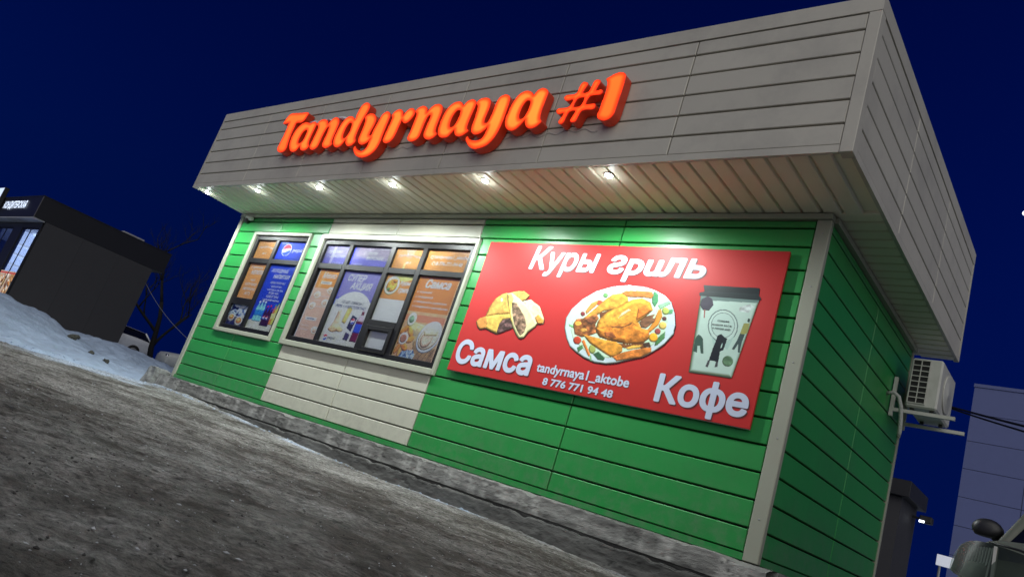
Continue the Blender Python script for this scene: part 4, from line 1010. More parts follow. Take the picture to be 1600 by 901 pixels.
# lit acrylic faces: the LED rows sit along the middle of every stroke, so the acrylic is redder towards its edge
FACE = print_mat('lit_orange_acrylic', 0.3)
nt = FACE.node_tree; b = nt.nodes['Principled BSDF']; a_ = [n for n in nt.nodes if n.type == 'VERTEX_COLOR'][0]
nt.links.remove(b.inputs['Base Color'].links[0]); b.inputs['Base Color'].default_value = (0.4, 0.04, 0.01, 1)
nt.links.new(a_.outputs[0], b.inputs['Emission Color']); b.inputs['Emission Strength'].default_value = 1.35
for o, lp in LETTERS:
    xs_ = [p[0] for p in lp[0]]; zs_ = [p[1] for p in lp[0]]
    cv = Canvas(min(xs_) - .01, max(xs_) + .01, min(zs_) - .01, max(zs_) + .01, 0.0075)
    sd = cv.sdf(lp[0])
    for hole in lp[1:]: sd = np.minimum(sd, -cv.sdf(hole))
    t = np.clip((sd - .006) / .05, 0, 1); t = t * t * (3 - 2 * t)
    warm = np.clip(0.5 + 0.5 * vnoise(cv.X / .5, cv.Z / .35, 6) + 0.35 * (cv.X - 5.0) / 3.2 * (cv.X < 7.5) - 0.3 * (cv.X > 8.0), 0, 1.1)
    lo_ = np.array([255, 62, 18.0]); hi_ = np.array([255, 104, 34.0]); hot = np.array([255, 146, 52.0])
    mid = hi_ + (hot - hi_) * warm[..., None]
    cv.C = lo_ + (mid - lo_) * t[..., None]
    cv.M = sd > .004
    cv.build('letter_face', YFACE - 0.0085, FACE, o)
# ------------------------------------------------------------------ red billboard
RED = mat('red_billboard_print', (0.46, 0.018, 0.016), 0.5, var=0.03, scale=1.5, spec=0.3)
BX0, BX1, BZ0, BZ1, BY = 6.1962, 9.7768, 1.0002, 2.6033, -0.046
bb = empty('billboard', (8.03, -0.06, BZ0), 'large red board advertising grilled chicken, pastry and coffee beside the wide window', 'billboard')
panel = MB().cbox(BX0, BX1, BY, BY + 0.025, BZ0, BZ1, 0.003).build('board', RED, bb)
m = MB()
for xx in (BX0 + .12, (BX0 + BX1) / 2, BX1 - .12): m.box(xx - .02, xx + .02, BY + .026, -0.003, BZ0 + .06, BZ1 - .06)
m.build('mounting_rail', STEEL, bb)
MB().box(BX0 - .002, BX1 + .002, BY + .004, BY + .023, BZ0 - .003, BZ0 - .0005).build('board_edge', mat('board_edge_grey', (0.3, 0.28, 0.26), 0.5), bb)
YT = BY - 0.003
INKSH = mat('dark_red_shadow_ink', (0.10, 0.01, 0.01), 0.5)
def bb_text(s, x0, x1, z0, z1, bold=0.03, shear=0.0, sh=0.012):
    bold_lettering(s, x0 + sh, x1 + sh, z0 - sh, z1 - sh, YT + 0.0015, INKSH, bb, bold, shear, 'lettering_shadow')
    bold_lettering(s, x0, x1, z0, z1, YT, WHITEINK, bb, bold, shear)
bb_text('Куры', 6.9049, 7.8184, 2.2116, 2.57, 0.030, 0.15)
bb_text('ƨpuль', 7.9446, 9.0399, 2.2116, 2.4993, 0.030, 0.15)
bb_text('Самса', 6.2537, 7.3692, 1.0891, 1.3818, 0.038, 0.0)
bb_text('Кофе', 8.8532, 9.7264, 1.0154, 1.3485, 0.036, 0.0)
bb_text('tandyrnaya1_aktobe', 7.45, 8.5655, 1.1294, 1.2576, 0.026, 0.0, 0.006)
bb_text('8 776 771 94 48', 7.5762, 8.4241, 1.0346, 1.1113, 0.03, 0.0, 0.006)
def picture(data, step, y, name):
    xs_ = [v for p in data for v in p[0][0::2]]; zs_ = [v for p in data for v in p[0][1::2]]
    cv = Canvas(min(xs_) / 1000 - .01, max(xs_) / 1000 + .01, min(zs_) / 1000 - .01, max(zs_) / 1000 + .01, step)
    for i, (P, rgb, soft, mott) in enumerate(data):
        cv.poly(cv.flat(P), rgb, soft / 1000, mott, 0.6, 1.0, i)
    return cv.build(name, y, PRINT, bb)
def shadow_shape(data, dx, dz):
    return [([v + (dx if i % 2 == 0 else dz) for i, v in enumerate(p[0])], (70, 8, 8), 1, 0.0) for p in data]
picture(shadow_shape(CHICKEN[:1], 8, -10), 0.008, YT + 0.001, 'picture_shadow')
picture(CHICKEN, 0.005, YT, 'roast_chicken_picture')
picture(shadow_shape(SAMSA, 8, -12), 0.008, YT + 0.001, 'picture_shadow')
picture(SAMSA, 0.005, YT, 'pastry_picture')
picture(CUP, 0.0035, YT, 'coffee_cup_picture')
CUPINK = mat('cup_dark_ink', (0.02, 0.03, 0.03), 0.5)
lettering('Сперва', 9.2721, 9.3831, 1.8906, 1.9128, YT - .002, CUPINK, bb, 0, 0.02)
lettering('захвати кофе,', 9.2236, 9.4195, 1.8502, 1.8744, YT - .002, CUPINK, bb, 0, 0.02)
lettering('а потом мир', 9.2398, 9.4134, 1.8149, 1.8361, YT - .002, CUPINK, bb, 0, 0.02)

# ------------------------------------------------------------------ films on the windows
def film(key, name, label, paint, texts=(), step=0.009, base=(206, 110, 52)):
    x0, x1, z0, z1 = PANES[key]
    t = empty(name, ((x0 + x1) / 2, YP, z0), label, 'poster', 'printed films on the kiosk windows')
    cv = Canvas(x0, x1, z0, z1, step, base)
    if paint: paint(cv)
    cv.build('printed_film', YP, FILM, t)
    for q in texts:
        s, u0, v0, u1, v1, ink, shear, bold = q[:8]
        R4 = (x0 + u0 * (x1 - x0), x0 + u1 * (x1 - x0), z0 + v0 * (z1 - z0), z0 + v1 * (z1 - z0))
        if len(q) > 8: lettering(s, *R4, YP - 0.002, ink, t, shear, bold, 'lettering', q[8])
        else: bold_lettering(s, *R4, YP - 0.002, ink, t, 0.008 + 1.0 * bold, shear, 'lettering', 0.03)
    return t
INKW = mat('white_film_ink', (0.88, 0.90, 0.92), 0.4)
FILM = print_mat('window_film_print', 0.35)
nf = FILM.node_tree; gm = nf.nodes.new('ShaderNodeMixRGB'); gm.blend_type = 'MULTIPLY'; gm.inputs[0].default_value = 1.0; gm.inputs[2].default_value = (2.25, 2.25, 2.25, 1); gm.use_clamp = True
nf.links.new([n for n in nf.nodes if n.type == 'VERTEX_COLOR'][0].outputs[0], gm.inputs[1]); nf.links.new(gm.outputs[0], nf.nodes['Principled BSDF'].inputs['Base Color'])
INKB = mat('blue_film_ink', (0.03, 0.05, 0.22), 0.4)
INKG = mat('grey_film_ink', (0.14, 0.15, 0.19), 0.4)
ORG = (216, 124, 62); BLU = (26, 50, 160); PUR = (112, 107, 158); PINK = (212, 148, 130)
def globe(cv, u, v, r, asp):
    cv.ell(u, v, r * 1.06, r * 1.06 * asp, (220, 226, 236), 0.001)
    cv.ell(u, v, r, r * asp, (40, 70, 170), 0.001)
    cv.poly(cv.uv([(u + r * math.cos(a), v + r * asp * math.sin(a)) for a in [0.25 + 0.2 * k for k in range(14)]] + [(u - .3 * r, v + .12 * r * asp), (u + .4 * r, v + .3 * r * asp)]), (200, 30, 44), 0.001)
    cv.poly(cv.uv([(u - .98 * r, v + .0 * r * asp), (u - .3 * r, v + .14 * r * asp), (u + .4 * r, v + .32 * r * asp), (u + .95 * r, v + .3 * r * asp), (u + .96 * r, v + .05 * r * asp), (u + .3 * r, v - .1 * r * asp), (u - .4 * r, v - .45 * r * asp), (u - .9 * r, v - .4 * r * asp)]), (232, 236, 242), 0.001)
def ticks(cv, u0, v0, n, du, col):
    for k in range(n):
        cv.poly(cv.uv([(u0 + k * du, v0), (u0 + k * du + .012, v0), (u0 + k * du + .03, v0 + .10), (u0 + k * du + .018, v0 + .10)]), col, 0.001)
def p_tr(cv):
    cv.poly(cv.uv([(0, .75), (1, .95), (1, 1), (0, 1)]), (34, 58, 170), 0.001, 0, 0, .6)
    ticks(cv, 0.05, 0.88, 5, .05, (120, 140, 200)); globe(cv, .33, .56, .155, 1.9)
film('w1_tl', 'window_film', 'orange film with white arched lettering, top left pane of the narrow window', None,
     [('Tandyrnaya', .10, .50, .92, .66, INKW, .2, .02, .03), ('#1', .40, .26, .62, .38, INKW, .1, .01)], base=ORG)
film('w1_tr', 'window_film', 'bright blue film with round red, white and blue emblem in the narrow window', p_tr, [('pepsi', .56, .42, .93, .66, INKW, .15, .0)], 0.006, base=BLU)
film('w1_ml', 'window_film', 'orange hot drinks menu film in the narrow window, left middle pane', None,
     [('Горячие', .10, .84, .78, .93, INKW, .25, .015), ('напитки', .22, .69, .95, .82, INKW, .25, .015), ('ЧАЙ', .36, .50, .62, .58, INKW, .1, .02), ('КАПУЧИНО', .16, .37, .82, .45, INKW, .1, .02), ('АМЕРИКАНО', .14, .24, .84, .32, INKW, .1, .02), ('ЛАТТЕ', .32, .11, .66, .19, INKW, .1, .02)], base=ORG)
def p_tea(cv):
    rs_ = np.random.RandomState(3)
    cv.rect(0, .40, 1, 1, (150, 168, 196), 0, 0.9, seed=4)
    for k in range(46):
        cv.ell(rs_.rand(), .42 + .56 * rs_.rand(), .02 + .07 * rs_.rand(), .02 + .05 * rs_.rand(), [(24, 30, 70), (206, 214, 228), (60, 80, 130), (20, 22, 34)][k % 4], .004, .4, rs_.rand() * 3)
    cv.rect(0, 0, 1, .40, (30, 32, 62), 0, 0.8, seed=9)
    for k in range(14): cv.ell(rs_.rand(), .38 * rs_.rand(), .05 + .1 * rs_.rand(), .02, [(60, 50, 60), (90, 84, 110), (26, 28, 60)][k % 3], .004, .4, rs_.rand() * 3)
    for u, v, r in ((.22, .36, .17), (.68, .24, .2)):
        cv.ell(u, v, r, r * 1.15, (206, 204, 200), .03); cv.ell(u, v + .02, r * .75, r * .75, (190, 120, 50), .02); cv.ell(u - .03, v + .03, r * .35, r * .3, (226, 176, 100), .01)
film('w1_bl', 'window_film', 'dark picture of two cups of tea in the bottom left pane of the narrow window', p_tea, step=.006, base=(40, 44, 80))
def p_cold(cv):
    cv.poly(cv.uv([(0, .12), (.2, .16), (.6, .14), (1, .17), (1, 0), (0, 0)]), (176, 178, 164), 0.002, .2)
    ticks(cv, .72, .93, 5, .06, (90, 110, 190))
    for u, h in ((.17, .30), (.28, .32), (.38, .31)): cv.bottle(u, .12 - (.38 - u) * .0, .12 + h, .055, (110, 176, 226), (40, 110, 200), (220, 230, 240))
    for u, h in ((.52, .30), (.63, .31), (.72, .27)): cv.bottle(u, .07, .07 + h, .05, (52, 18, 24), (60, 22, 60), (190, 30, 40))
    for u, v in ((.52, .19), (.63, .19)): globe(cv, u, v, .035, .7)
    for u, h, c in ((.80, .30, (200, 110, 40)), (.88, .33, (206, 196, 70)), (.95, .27, (120, 170, 60))): cv.bottle(u, .10, .10 + h, .045, c, (230, 220, 120), (60, 140, 70))
film('w1_r', 'window_film', 'tall blue cold drinks menu film with a row of bottles, narrow window', p_cold,
     [('ХОЛОДНЫЕ', .10, .87, .74, .935, INKW, .25, .02), ('НАПИТКИ', .26, .785, .86, .85, INKW, .25, .02), ('ПЕПСИ, ПЕПСИ МАХ', .24, .70, .80, .735, INKW, .1, .012), ('ЧАЙ LIPTON', .32, .648, .72, .683, INKW, .1, .012),
      ('ЧАЙ PIALA ICE TEA', .22, .595, .82, .63, INKW, .1, .012), ('ВОДА ASU', .34, .542, .70, .577, INKW, .1, .012), ('КОМПОТ ТАРЫ', .30, .49, .74, .525, INKW, .1, .012), ('ТУРЕЦКИЙ АЙРАН', .20, .437, .82, .472, INKW, .1, .012)], 0.007, base=BLU)
def p_bar(cv, c2=(150, 140, 170)):
    cv.poly(cv.uv([(0, 0), (1, 0), (1, .55), (0, .3)]), (84, 82, 160), .001, .05, 0, .7)
    cv.poly(cv.uv([(0, .6), (1, .4), (1, 1), (0, 1)]), (132, 122, 150), .001, .1, 0, .5)
def p_t1(cv): p_bar(cv); cv.rect(.30, 0, .40, 1, (170, 164, 196), 0, 0, .7); ticks(cv, .45, .04, 7, .07, (150, 150, 210))
def p_t2(cv): p_bar(cv); cv.rect(0, 0, .03, 1, (50, 60, 190)); cv.poly(cv.uv([(.1, .5), (1, .3), (1, 1), (.15, 1)]), (150, 138, 142), .001, .05, 0, .6); ticks(cv, .06, .04, 6, .05, (150, 150, 210)); ticks(cv, .70, .86, 6, .045, (170, 164, 180))
film('w2_t1', 'window_film', 'purple film with two short white lines, top left pane of the wide window', p_t1, [('PEPSI-MEN', .12, .58, .70, .74, INKW, .3, .01), ('ДӘМДІРЕК', .26, .34, .88, .52, INKW, .3, .01)], base=PUR)
film('w2_t2', 'window_film', 'purple grey film with white slanted lettering, second top pane of the wide window', p_t2, [('С PEPSI', .30, .60, .66, .76, INKW, .3, .015), ('ВКУСНЕЕ', .40, .34, .86, .52, INKW, .3, .015)], base=PUR)
def p_t3(cv): cv.poly(cv.uv([(.35, 1), (.7, 1), (.6, .55), (.45, .55)]), (196, 150, 140), .02, .1, 0, .6); cv.rect(.42, 0, .48, .3, (200, 190, 140), 0, .3, .6)
film('w2_t3', 'window_film', 'small orange film with arched white lettering, third top pane of the wide window', p_t3, [('Tandyrnaya', .10, .50, .94, .66, INKW, .2, .02, .03), ('#1', .46, .26, .66, .38, INKW, .1, .01)], base=ORG)
film('w2_t4', 'window_film', 'orange film with white phone number, top right pane of the wide window', lambda cv: (cv.ell(.115, .66, .035, .07, (232, 210, 196), .001), cv.ell(.115, .66, .024, .05, ORG, .001), cv.ell(.20, .36, .035, .075, (232, 210, 196), .001), cv.ell(.20, .36, .022, .05, ORG, .001)),
     [('tandyrnaya1_aktobe', .17, .56, .96, .78, INKW, .12, .01), ('8-776-771-94-48', .26, .28, .88, .46, INKW, .12, .015)], base=ORG)
def p_menu(cv):
    cv.rect(0, 0, 1, .72, PINK, 0, .06); cv.poly(cv.uv([(.16, .72), (.3, .72), (.36, 1), (.26, 1)]), (222, 150, 110), .001, 0, 0, .6)
    cv.rect(0, 0, .025, 1, (232, 220, 214)); cv.rect(.25, .785, .74, .825, (206, 190, 176)); cv.rect(.18, .26, .70, .30, (206, 196, 196))
    for u, v in ((.82, .70), (.30, .62), (.78, .52), (.26, .46), (.80, .13)):
        cv.ell(u, v, .15, .052, (226, 214, 204), .012); cv.ell(u, v, .09, .03, (196, 160, 140), .012, .4)
film('w2_1', 'window_film', 'narrow orange and pink menu film in the left pane of the wide window', p_menu,
     [('Меню', .22, .87, .86, .955, INKW, .3, .02), ('САМСА', .30, .795, .66, .815, INKG, .1, .015), ('напитки', .26, .27, .62, .29, INKB, .1, .012), ('с курицей', .48, .60, .88, .62, INKW, 0, .0), ('с говядиной', .14, .54, .54, .56, INKW, 0, .0), ('с мясом и луком', .44, .445, .92, .47, INKW, 0, .0), ('чай, кофе', .12, .17, .46, .19, INKW, 0, 0), ('лимонад', .12, .11, .50, .13, INKW, 0, 0)], base=(216, 120, 48))
def p_promo(cv):
    cv.rect(0, 0, 1, .63, (172, 184, 208), 0, .05); cv.rect(0, .60, 1, .63, (90, 88, 160)); cv.rect(0, 0, .02, 1, (60, 70, 190))
    cv.ell(.5, .42, .52, .30, (190, 204, 216), .03); cv.rect(0, 0, 1, .42, (182, 196, 204), 0, .05)
    cv.rect(0, 0, 1, .14, (190, 190, 172), 0, .1)
    cv.poly(cv.uv([(.40, .30), (.50, .28), (.56, .48), (.50, .52), (.44, .50)]), (204, 172, 96), .02, .3)
    cv.poly(cv.uv([(.14, .18), (.34, .16), (.42, .20), (.40, .28), (.34, .34), (.30, .46), (.22, .44), (.20, .30)]), (208, 168, 140), .03, .3)
    cv.ell(.24, .19, .12, .04, (206, 160, 120), .02, .3); cv.ell(.42, .20, .09, .035, (208, 166, 120), .02, .3)
    cv.poly(cv.uv([(.58, .22), (.72, .18), (.76, .38), (.62, .41)]), (44, 38, 56), .012, .1); globe(cv, .68, .33, .045, .8)
    cv.poly(cv.uv([(.60, .08), (.72, .07), (.73, .16), (.61, .18)]), (60, 52, 74), .012, .2)
    cv.bottle(.86, .07, .50, .085, (96, 30, 40), (50, 70, 190), (180, 170, 180)); cv.rect(.80, .34, .93, .42, (196, 190, 206), .01, 0, .8)
    cv.poly(cv.uv([(.44, .24), (.76, .15), (.78, .17), (.46, .27)]), (226, 228, 232), .002); globe(cv, .13, .07, .05, .8)
film('w2_2', 'window_film', 'purple and white special offer film with pastry and bottles, wide window', p_promo,
     [('СУПЕР', .14, .86, .62, .96, INKW, .28, .02), ('АКЦИЯ', .28, .73, .84, .85, INKW, .28, .02), ('10 шт. самсы /', .22, .55, .80, .595, INKG, .15, .01), ('PEPSI 1 л БЕСПЛАТНО', .10, .49, .88, .53, INKB, .1, .01), ('pepsi', .20, .045, .40, .095, INKG, .1, 0)], 0.007, base=PUR)
def p_grill(cv):
    cv.rect(0, 0, 1, .47, (186, 184, 198), 0, .03); cv.poly(cv.uv([(.2, 1), (1, 1), (1, .93), (.6, .85)]), (206, 180, 100), .002, .3)
    cv.ell(.27, .76, .27, .20, (196, 206, 176), .02); cv.ell(.28, .76, .19, .14, (206, 146, 60), .04, .5); cv.ell(.2, .68, .06, .03, (90, 120, 70), .01, .3); cv.ell(.36, .86, .08, .04, (190, 120, 50), .02, .4)
film('w2_3', 'window_film', 'orange film with a roast chicken above blank white, third column of the wide window', p_grill, [('Куры', .56, .77, .93, .88, INKW, .3, .03), ('гриль', .58, .60, .98, .72, INKW, .3, .03)], 0.006, base=ORG)
film('w2_s', 'window_film', 'blank pale film in the small opening sash of the wide window', lambda cv: cv.rect(0, 0, .06, 1, (206, 214, 236)), base=(188, 186, 200))
def p_samsa(cv):
    rs_ = np.random.RandomState(8)
    cv.rect(0, 0, 1, .56, (196, 150, 112), 0, .15); cv.rect(0, .44, 1, .52, (206, 120, 90), 0, .1)
    cv.poly(cv.uv([(.10, .44), (.9, .38), (.9, .30), (.12, .34)]), (206, 178, 130), .01, .25)
    cv.poly(cv.uv([(.3, .34), (.75, .30), (.75, .14), (.4, .16)]), (150, 138, 108), .004, .2)
    cv.poly(cv.uv([(.45, .0), (1, .0), (1, .16), (.55, .17), (.40, .22)]), (138, 112, 74), .01, .3)
    for k in range(5): cv.poly(cv.uv([(.5 + .1 * k, 0), (.51 + .1 * k, 0), (.66 + .09 * k, .16), (.65 + .09 * k, .16)]), (100, 78, 50), .001)
    cv.poly(cv.uv([(.16, 0), (.5, 0), (.52, .06), (.40, .10), (.22, .09)]), (120, 140, 166), .004, .5)
    for k in range(14): cv.ell(.18 + .32 * rs_.rand(), .01 + .08 * rs_.rand(), .03, .012, [(60, 80, 120), (170, 186, 206)][k % 2], .002, 0, rs_.rand() * 3)
    for u, v, a, l in ((.10, .33, .5, .11), (.24, .31, -.6, .1), (.06, .22, 1.2, .08), (.30, .22, .3, .09), (.22, .12, -.2, .09), (.07, .09, .9, .08), (.14, .05, 1.3, .06)):
        cv.ell(u, v, l, .04, [(206, 140, 60), (196, 124, 50), (214, 156, 76)][int(u * 100) % 3], .025, .3, a)
    cv.ell(.13, .22, .105, .075, (206, 204, 206), .012); cv.ell(.13, .22, .075, .05, (150, 104, 80), .02, .3)
    cv.ell(.17, .46, .105, .085, (206, 214, 186), .02); cv.ell(.17, .46, .06, .045, (110, 140, 110), .015, .5)
    cv.ell(.70, .28, .26, .185, (178, 188, 222), .02, 0, .25); cv.ell(.70, .27, .22, .14, (196, 178, 160), .03, .1, .25); cv.ell(.66, .25, .13, .10, (206, 170, 150), .04, .15, .2); cv.poly(cv.uv([(.56, .34), (.86, .38), (.86, .31), (.58, .29)]), (214, 190, 150), .02, .15)
    cv.rect(.93, 0, 1, 1, (214, 170, 150), 0, 0, .5)
film('w2_4', 'window_film', 'orange pastry menu film with food picture in the right pane of the wide window', p_samsa,
     [('Самса', .20, .855, .80, .97, INKW, .3, .035), ('с курицей', .06, .785, .42, .82, INKW, .2, .02), ('с говядиной', .06, .725, .48, .76, INKW, .2, .02), ('с говядиной и курдюком', .06, .665, .84, .70, INKW, .2, .02), ('с говядиной и картофелем', .06, .605, .90, .64, INKW, .2, .02)], 0.006, base=(216, 116, 58))
# ------------------------------------------------------------------ air conditioner on the side wall
AC_W = mat('ac_casing', (0.50, 0.50, 0.46), 0.45, var=0.06, dirt=(0.25, 0.24, 0.2), dirt_amt=0.4, dscale=5)
ac = empty('air_conditioner', (10.36, 3.1, 2.05), 'cream outdoor air conditioner unit on wall brackets under the eave', 'air conditioner')
ax0, ax1, ay0, ay1, az0, az1 = 10.21, 10.515, 2.75, 3.50, 2.105, 2.66
MB().cbox(ax0, ax1, ay0, ay1, az0, az1, 0.018).build('casing', AC_W, ac)
gr = MB().box(ax0 + .02, ax0 + .185, ay0 - .003, ay0 + .012, az0 + .045, az1 - .02).build('grille', mat('ac_grille_dark', (0.008, 0.008, 0.008), 0.7), ac)
for k in range(9):
    z = az0 + .042 + k * (az1 - az0 - .072) / 8
    MB().box(ax0 + .018, ax0 + .19, ay0 - .013, ay0 - .0035, z, z + .009).build('slat', AC_W, gr)
for xx in (ax0 + .014, ax0 + .097, ax0 + .182):
    MB().box(xx, xx + .009, ay0 - .015, ay0 - .004, az0 + .04, az1 - .016).build('slat', AC_W, gr)
MB().lathe([(0.21, 0), (0.215, 0.012), (0.2, 0.016), (0.02, 0.016), (0.015, 0.02)], (ax1 - .001, 3.12, 2.385), 'x', 28).build('fan_guard', AC_W, ac, True)
for by in (2.79, 3.40):
    m = MB(); m.box(10.062, 10.69, by - .018, by + .018, 2.035, 2.072); m.box(10.062, 10.098, by - .0185, by + .0185, 1.98, 2.42)
    m.build('bracket', AC_W, ac)
for by in (2.83, 3.36):
    for xx in (10.27, 10.46): MB().cbox(xx - .02, xx + .02, by - .02, by + .02, 2.073, 2.105, .004).build('rubber_foot', BLACK, ac)
MB().tube([(10.05, 2.62, 2.18), (10.12, 2.62, 2.20), (10.17, 2.63, 2.16), (10.20, 2.66, 2.06), (10.215, 2.68, 1.93), (10.22, 2.70, 1.80), (10.21, 2.72, 1.74)], 0.022, 10).build('hose', mat('hose_tape', (0.36, 0.37, 0.35), 0.7, var=0.15, bump=.01, bscale=60), ac, True)

# power cables sagging from the kiosk to the right
CABLE = mat('black_cable', (0.01, 0.01, 0.012), 0.6)
def sag(a, b, s, n=24):
    a, b = Vector(a), Vector(b)
    return [a.lerp(b, k / n) + Vector((0, 0, -s * 4 * (k / n) * (1 - k / n))) for k in range(n + 1)]
setp(MB().tube(sag((9.5, 7.5, 3.45), (13.4, 1.2, 1.55), 0.05), 0.016, 6).build('power_cable', CABLE, None, True), 'upper of two thin black cables running right from behind the air conditioner', 'cable', 'cables behind the air conditioner')
setp(MB().tube(sag((9.5, 7.5, 3.44), (13.4, 1.2, 1.42), 0.06), 0.013, 6).build('power_cable', CABLE, None, True), 'lower of two thin black cables running right from behind the air conditioner', 'cable', 'cables behind the air conditioner')

# concrete block at the far end of the plinth
bm = bmesh.new(); bmesh.ops.create_cube(bm, size=1); bmesh.ops.subdivide_edges(bm, edges=bm.edges, cuts=5, use_grid_fill=True)
for v in bm.verts:
    p = v.co.copy(); p = Vector((p.x * 0.30, p.y * 0.30, p.z * 0.30))
    v.co = p * (1 + 0.35 * float(vnoise(p.x * 9, p.y * 9 + p.z * 6, 4))) + Vector((-0.34, -0.06, -0.10))
me = bpy.data.meshes.new('concrete_block'); bm.to_mesh(me); bm.free()
setp(link('concrete_block', me, CONCRETE), 'rough grey concrete block in the snow at the far end of the plinth', 'block')

# ------------------------------------------------------------------ dark neighbouring pavilion with lit front
PANEL_D = mat('charcoal_panel', (0.034, 0.033, 0.036), 0.65, var=0.1, rnd=0.04, bump=.004, bscale=60)
PANEL_B = mat('black_fascia', (0.012, 0.012, 0.014), 0.45, var=0.15)
pav = empty('pastry_pavilion', (-13, 1.5, 0.0), 'charcoal flat-roofed pavilion with lit shop front behind the snow bank', 'pavilion')
KX1, KX0, KY0, KY1 = -10.0, -18.0, -0.05, 2.99
sw = MB().box(KX1 - .15, KX1 - .02, KY0 + .04, KY1, -.3, 2.76).build('side_wall', PANEL_B, pav)
for i in range(3):
    y0 = KY0 + .012 + i * (KY1 - KY0 - .02) / 3
    MB().box(KX1 - .02, KX1, y0 + .0015, y0 + (KY1 - KY0 - .02) / 3 - .0015, -.3, 2.758).build('wall_panel', PANEL_D, sw)
m = MB(); m.box(KX0, KX1 - .15, KY1 - .1, KY1, -.3, 2.76); m.box(KX0, KX0 + .1, KY0 + .04, KY1 - .1, -.3, 2.76); m.build('rear_wall', PANEL_B, pav)
fa = MB().box(KX0 - .1, KX1 + .0, -0.36, 3.31, 2.765, 3.36).build('fascia', PANEL_B, pav)
MB().box(KX0 - .11, KX1 + .008, -0.372, 3.32, 3.361, 3.39).build('fascia_cap', mat('fascia_cap_metal', (0.05, 0.05, 0.055), 0.35, metal=.7), fa)
m = MB(); m.box(KX1 - .012, KX1 + .006, -0.368, -0.35, 2.765, 3.36); m.build('corner_trim', mat('corner_trim_metal', (0.16, 0.15, 0.15), 0.4, metal=.4), fa)
MB().box(KX0, KX1 - .02, -0.35, KY0 - .01, 2.735, 2.763).build('soffit', mat('grey_soffit', (0.45, 0.45, 0.45), 0.5, var=.3), pav)
MB().box(KX1 - .26, KX1 - .15, KY0, KY0 + .12, -.3, 2.735).build('corner_pier', PANEL_B, pav)
MB().box(KX0 + .1, -13.91, KY0, KY0 + .1, .40, 2.585).build('end_pier', PANEL_B, pav)
MB().box(-12.49, -11.71, KY0, KY0 + .1, .40, 2.585).build('middle_pier', PANEL_B, pav)
MB().box(KX0 + .1, KX1 - .26, KY0, KY0 + .1, 2.585, 2.735).build('header', PANEL_B, pav)
MB().box(KX0 + .1, KX1 - .26, KY0, KY0 + .1, -.3, 0.40).build('sill_wall', PANEL_B, pav)
MB().box(KX0 + .1, KX1 - .16, 1.4, 1.45, .2, 2.70).build('inner_wall', mat('inner_wall_glow', (0.45, 0.5, 0.6), 0.6, emit=(0.50, 0.62, 1.0), estr=0.45), pav)  # inner walls glow by themselves in place of lamplight on them
MB().box(KX1 - .17, KX1 - .155, KY0 + .13, 1.4, .2, 2.62).build('inner_wall', bpy.data.materials['inner_wall_glow'], pav)
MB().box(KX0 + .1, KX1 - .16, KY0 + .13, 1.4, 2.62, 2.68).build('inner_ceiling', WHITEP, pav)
MB().box(-12.47, -12.42, KY0 + .13, 1.38, .45, 2.60).build('glow_partition', mat('partition_glow', (0.4, 0.45, 0.55), 0.6, emit=(0.66, 0.78, 1.0), estr=1.1), pav)  # added glowing sheet that brightens the view through the shop windows
TUBE = glow_mat('tube_lamp_glow', (0.85, 0.93, 1.0), 4.0)
for i, xx in enumerate((-10.7, -11.5, -12.4)): MB().box(xx - .28, xx + .28, .5, .58, 2.56, 2.60).build('tube_lamp', TUBE, pav)
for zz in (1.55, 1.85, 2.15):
    MB().box(-12.41, -12.1, .15, 1.35, zz, zz + .05).build('shelf', mat('shelf_glow', (.7, .72, .75), .4, emit=(0.8, 0.9, 1), estr=0.9) if zz < 1.6 else bpy.data.materials['shelf_glow'], pav)  # lamplight on the shelves put in as a glow of their own
FOOD = print_mat('pastry_print', 0.4)
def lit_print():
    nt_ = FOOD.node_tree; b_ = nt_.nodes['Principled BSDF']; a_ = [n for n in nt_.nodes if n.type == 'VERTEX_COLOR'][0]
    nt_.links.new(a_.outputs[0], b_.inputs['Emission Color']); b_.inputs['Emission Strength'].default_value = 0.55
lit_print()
for i, (x1, x0) in enumerate(((-10.27, -10.98), (-10.985, -11.70), (-12.5, -13.2), (-13.205, -13.9))):
    wn_ = MB(); wn_.box(x0, x0 + .025, KY0 + .022, KY0 + .034, .40, 2.585); wn_.box(x1 - .025, x1, KY0 + .022, KY0 + .034, .40, 2.585); wn_.box(x0 + .025, x1 - .025, KY0 + .022, KY0 + .034, 2.54, 2.585)
    w_ = wn_.build('window', FRAME, pav)
    MB().box(x0 + .025, x1 - .025, KY0 + .026, KY0 + .030, .40, 2.54).build('pane', glass_mat('lit_glass_%d' % i, (.82, .88, 1.0), .05, .5), w_)
    cv = Canvas(x0 + .03, x1 - .03, .40, 1.30, .02, (196, 170, 150))
    rs_ = np.random.RandomState(20 + i)
    for k in range(40):
        cv.ell(rs_.rand(), .03 + .85 * rs_.rand(), .08 + .16 * rs_.rand(), .04 + .05 * rs_.rand(), [(170, 110, 62), (214, 178, 130), (120, 70, 44), (226, 214, 200), (190, 140, 90)][k % 5], .04, .4, rs_.rand() * 3)
    cv.rect(0, .92, 1, .97, (196, 60, 60))
    cv.build('pastry_poster', KY0 + .024, FOOD, w_)
LETT = glow_mat('white_led_letters', (0.72, 0.82, 1.0), 1.3)
sg = empty('pastry_sign', (-12, -.38, 2.95), 'glowing white block lettering on the black pavilion fascia', 'sign')
lettering('КОНДИТЕРСКАЯ', -13.10, -11.06, 2.97, 3.24, -.385, LETT, sg, 0, .03)
lb = empty('light_box', (-14.4, -.45, 2.95), 'white lit box sign at the left edge of the black pavilion fascia', 'sign')
MB().cbox(-15.4, -13.42, -.50, -.375, 2.98, 3.66, .01).build('box', BLACK, lb)
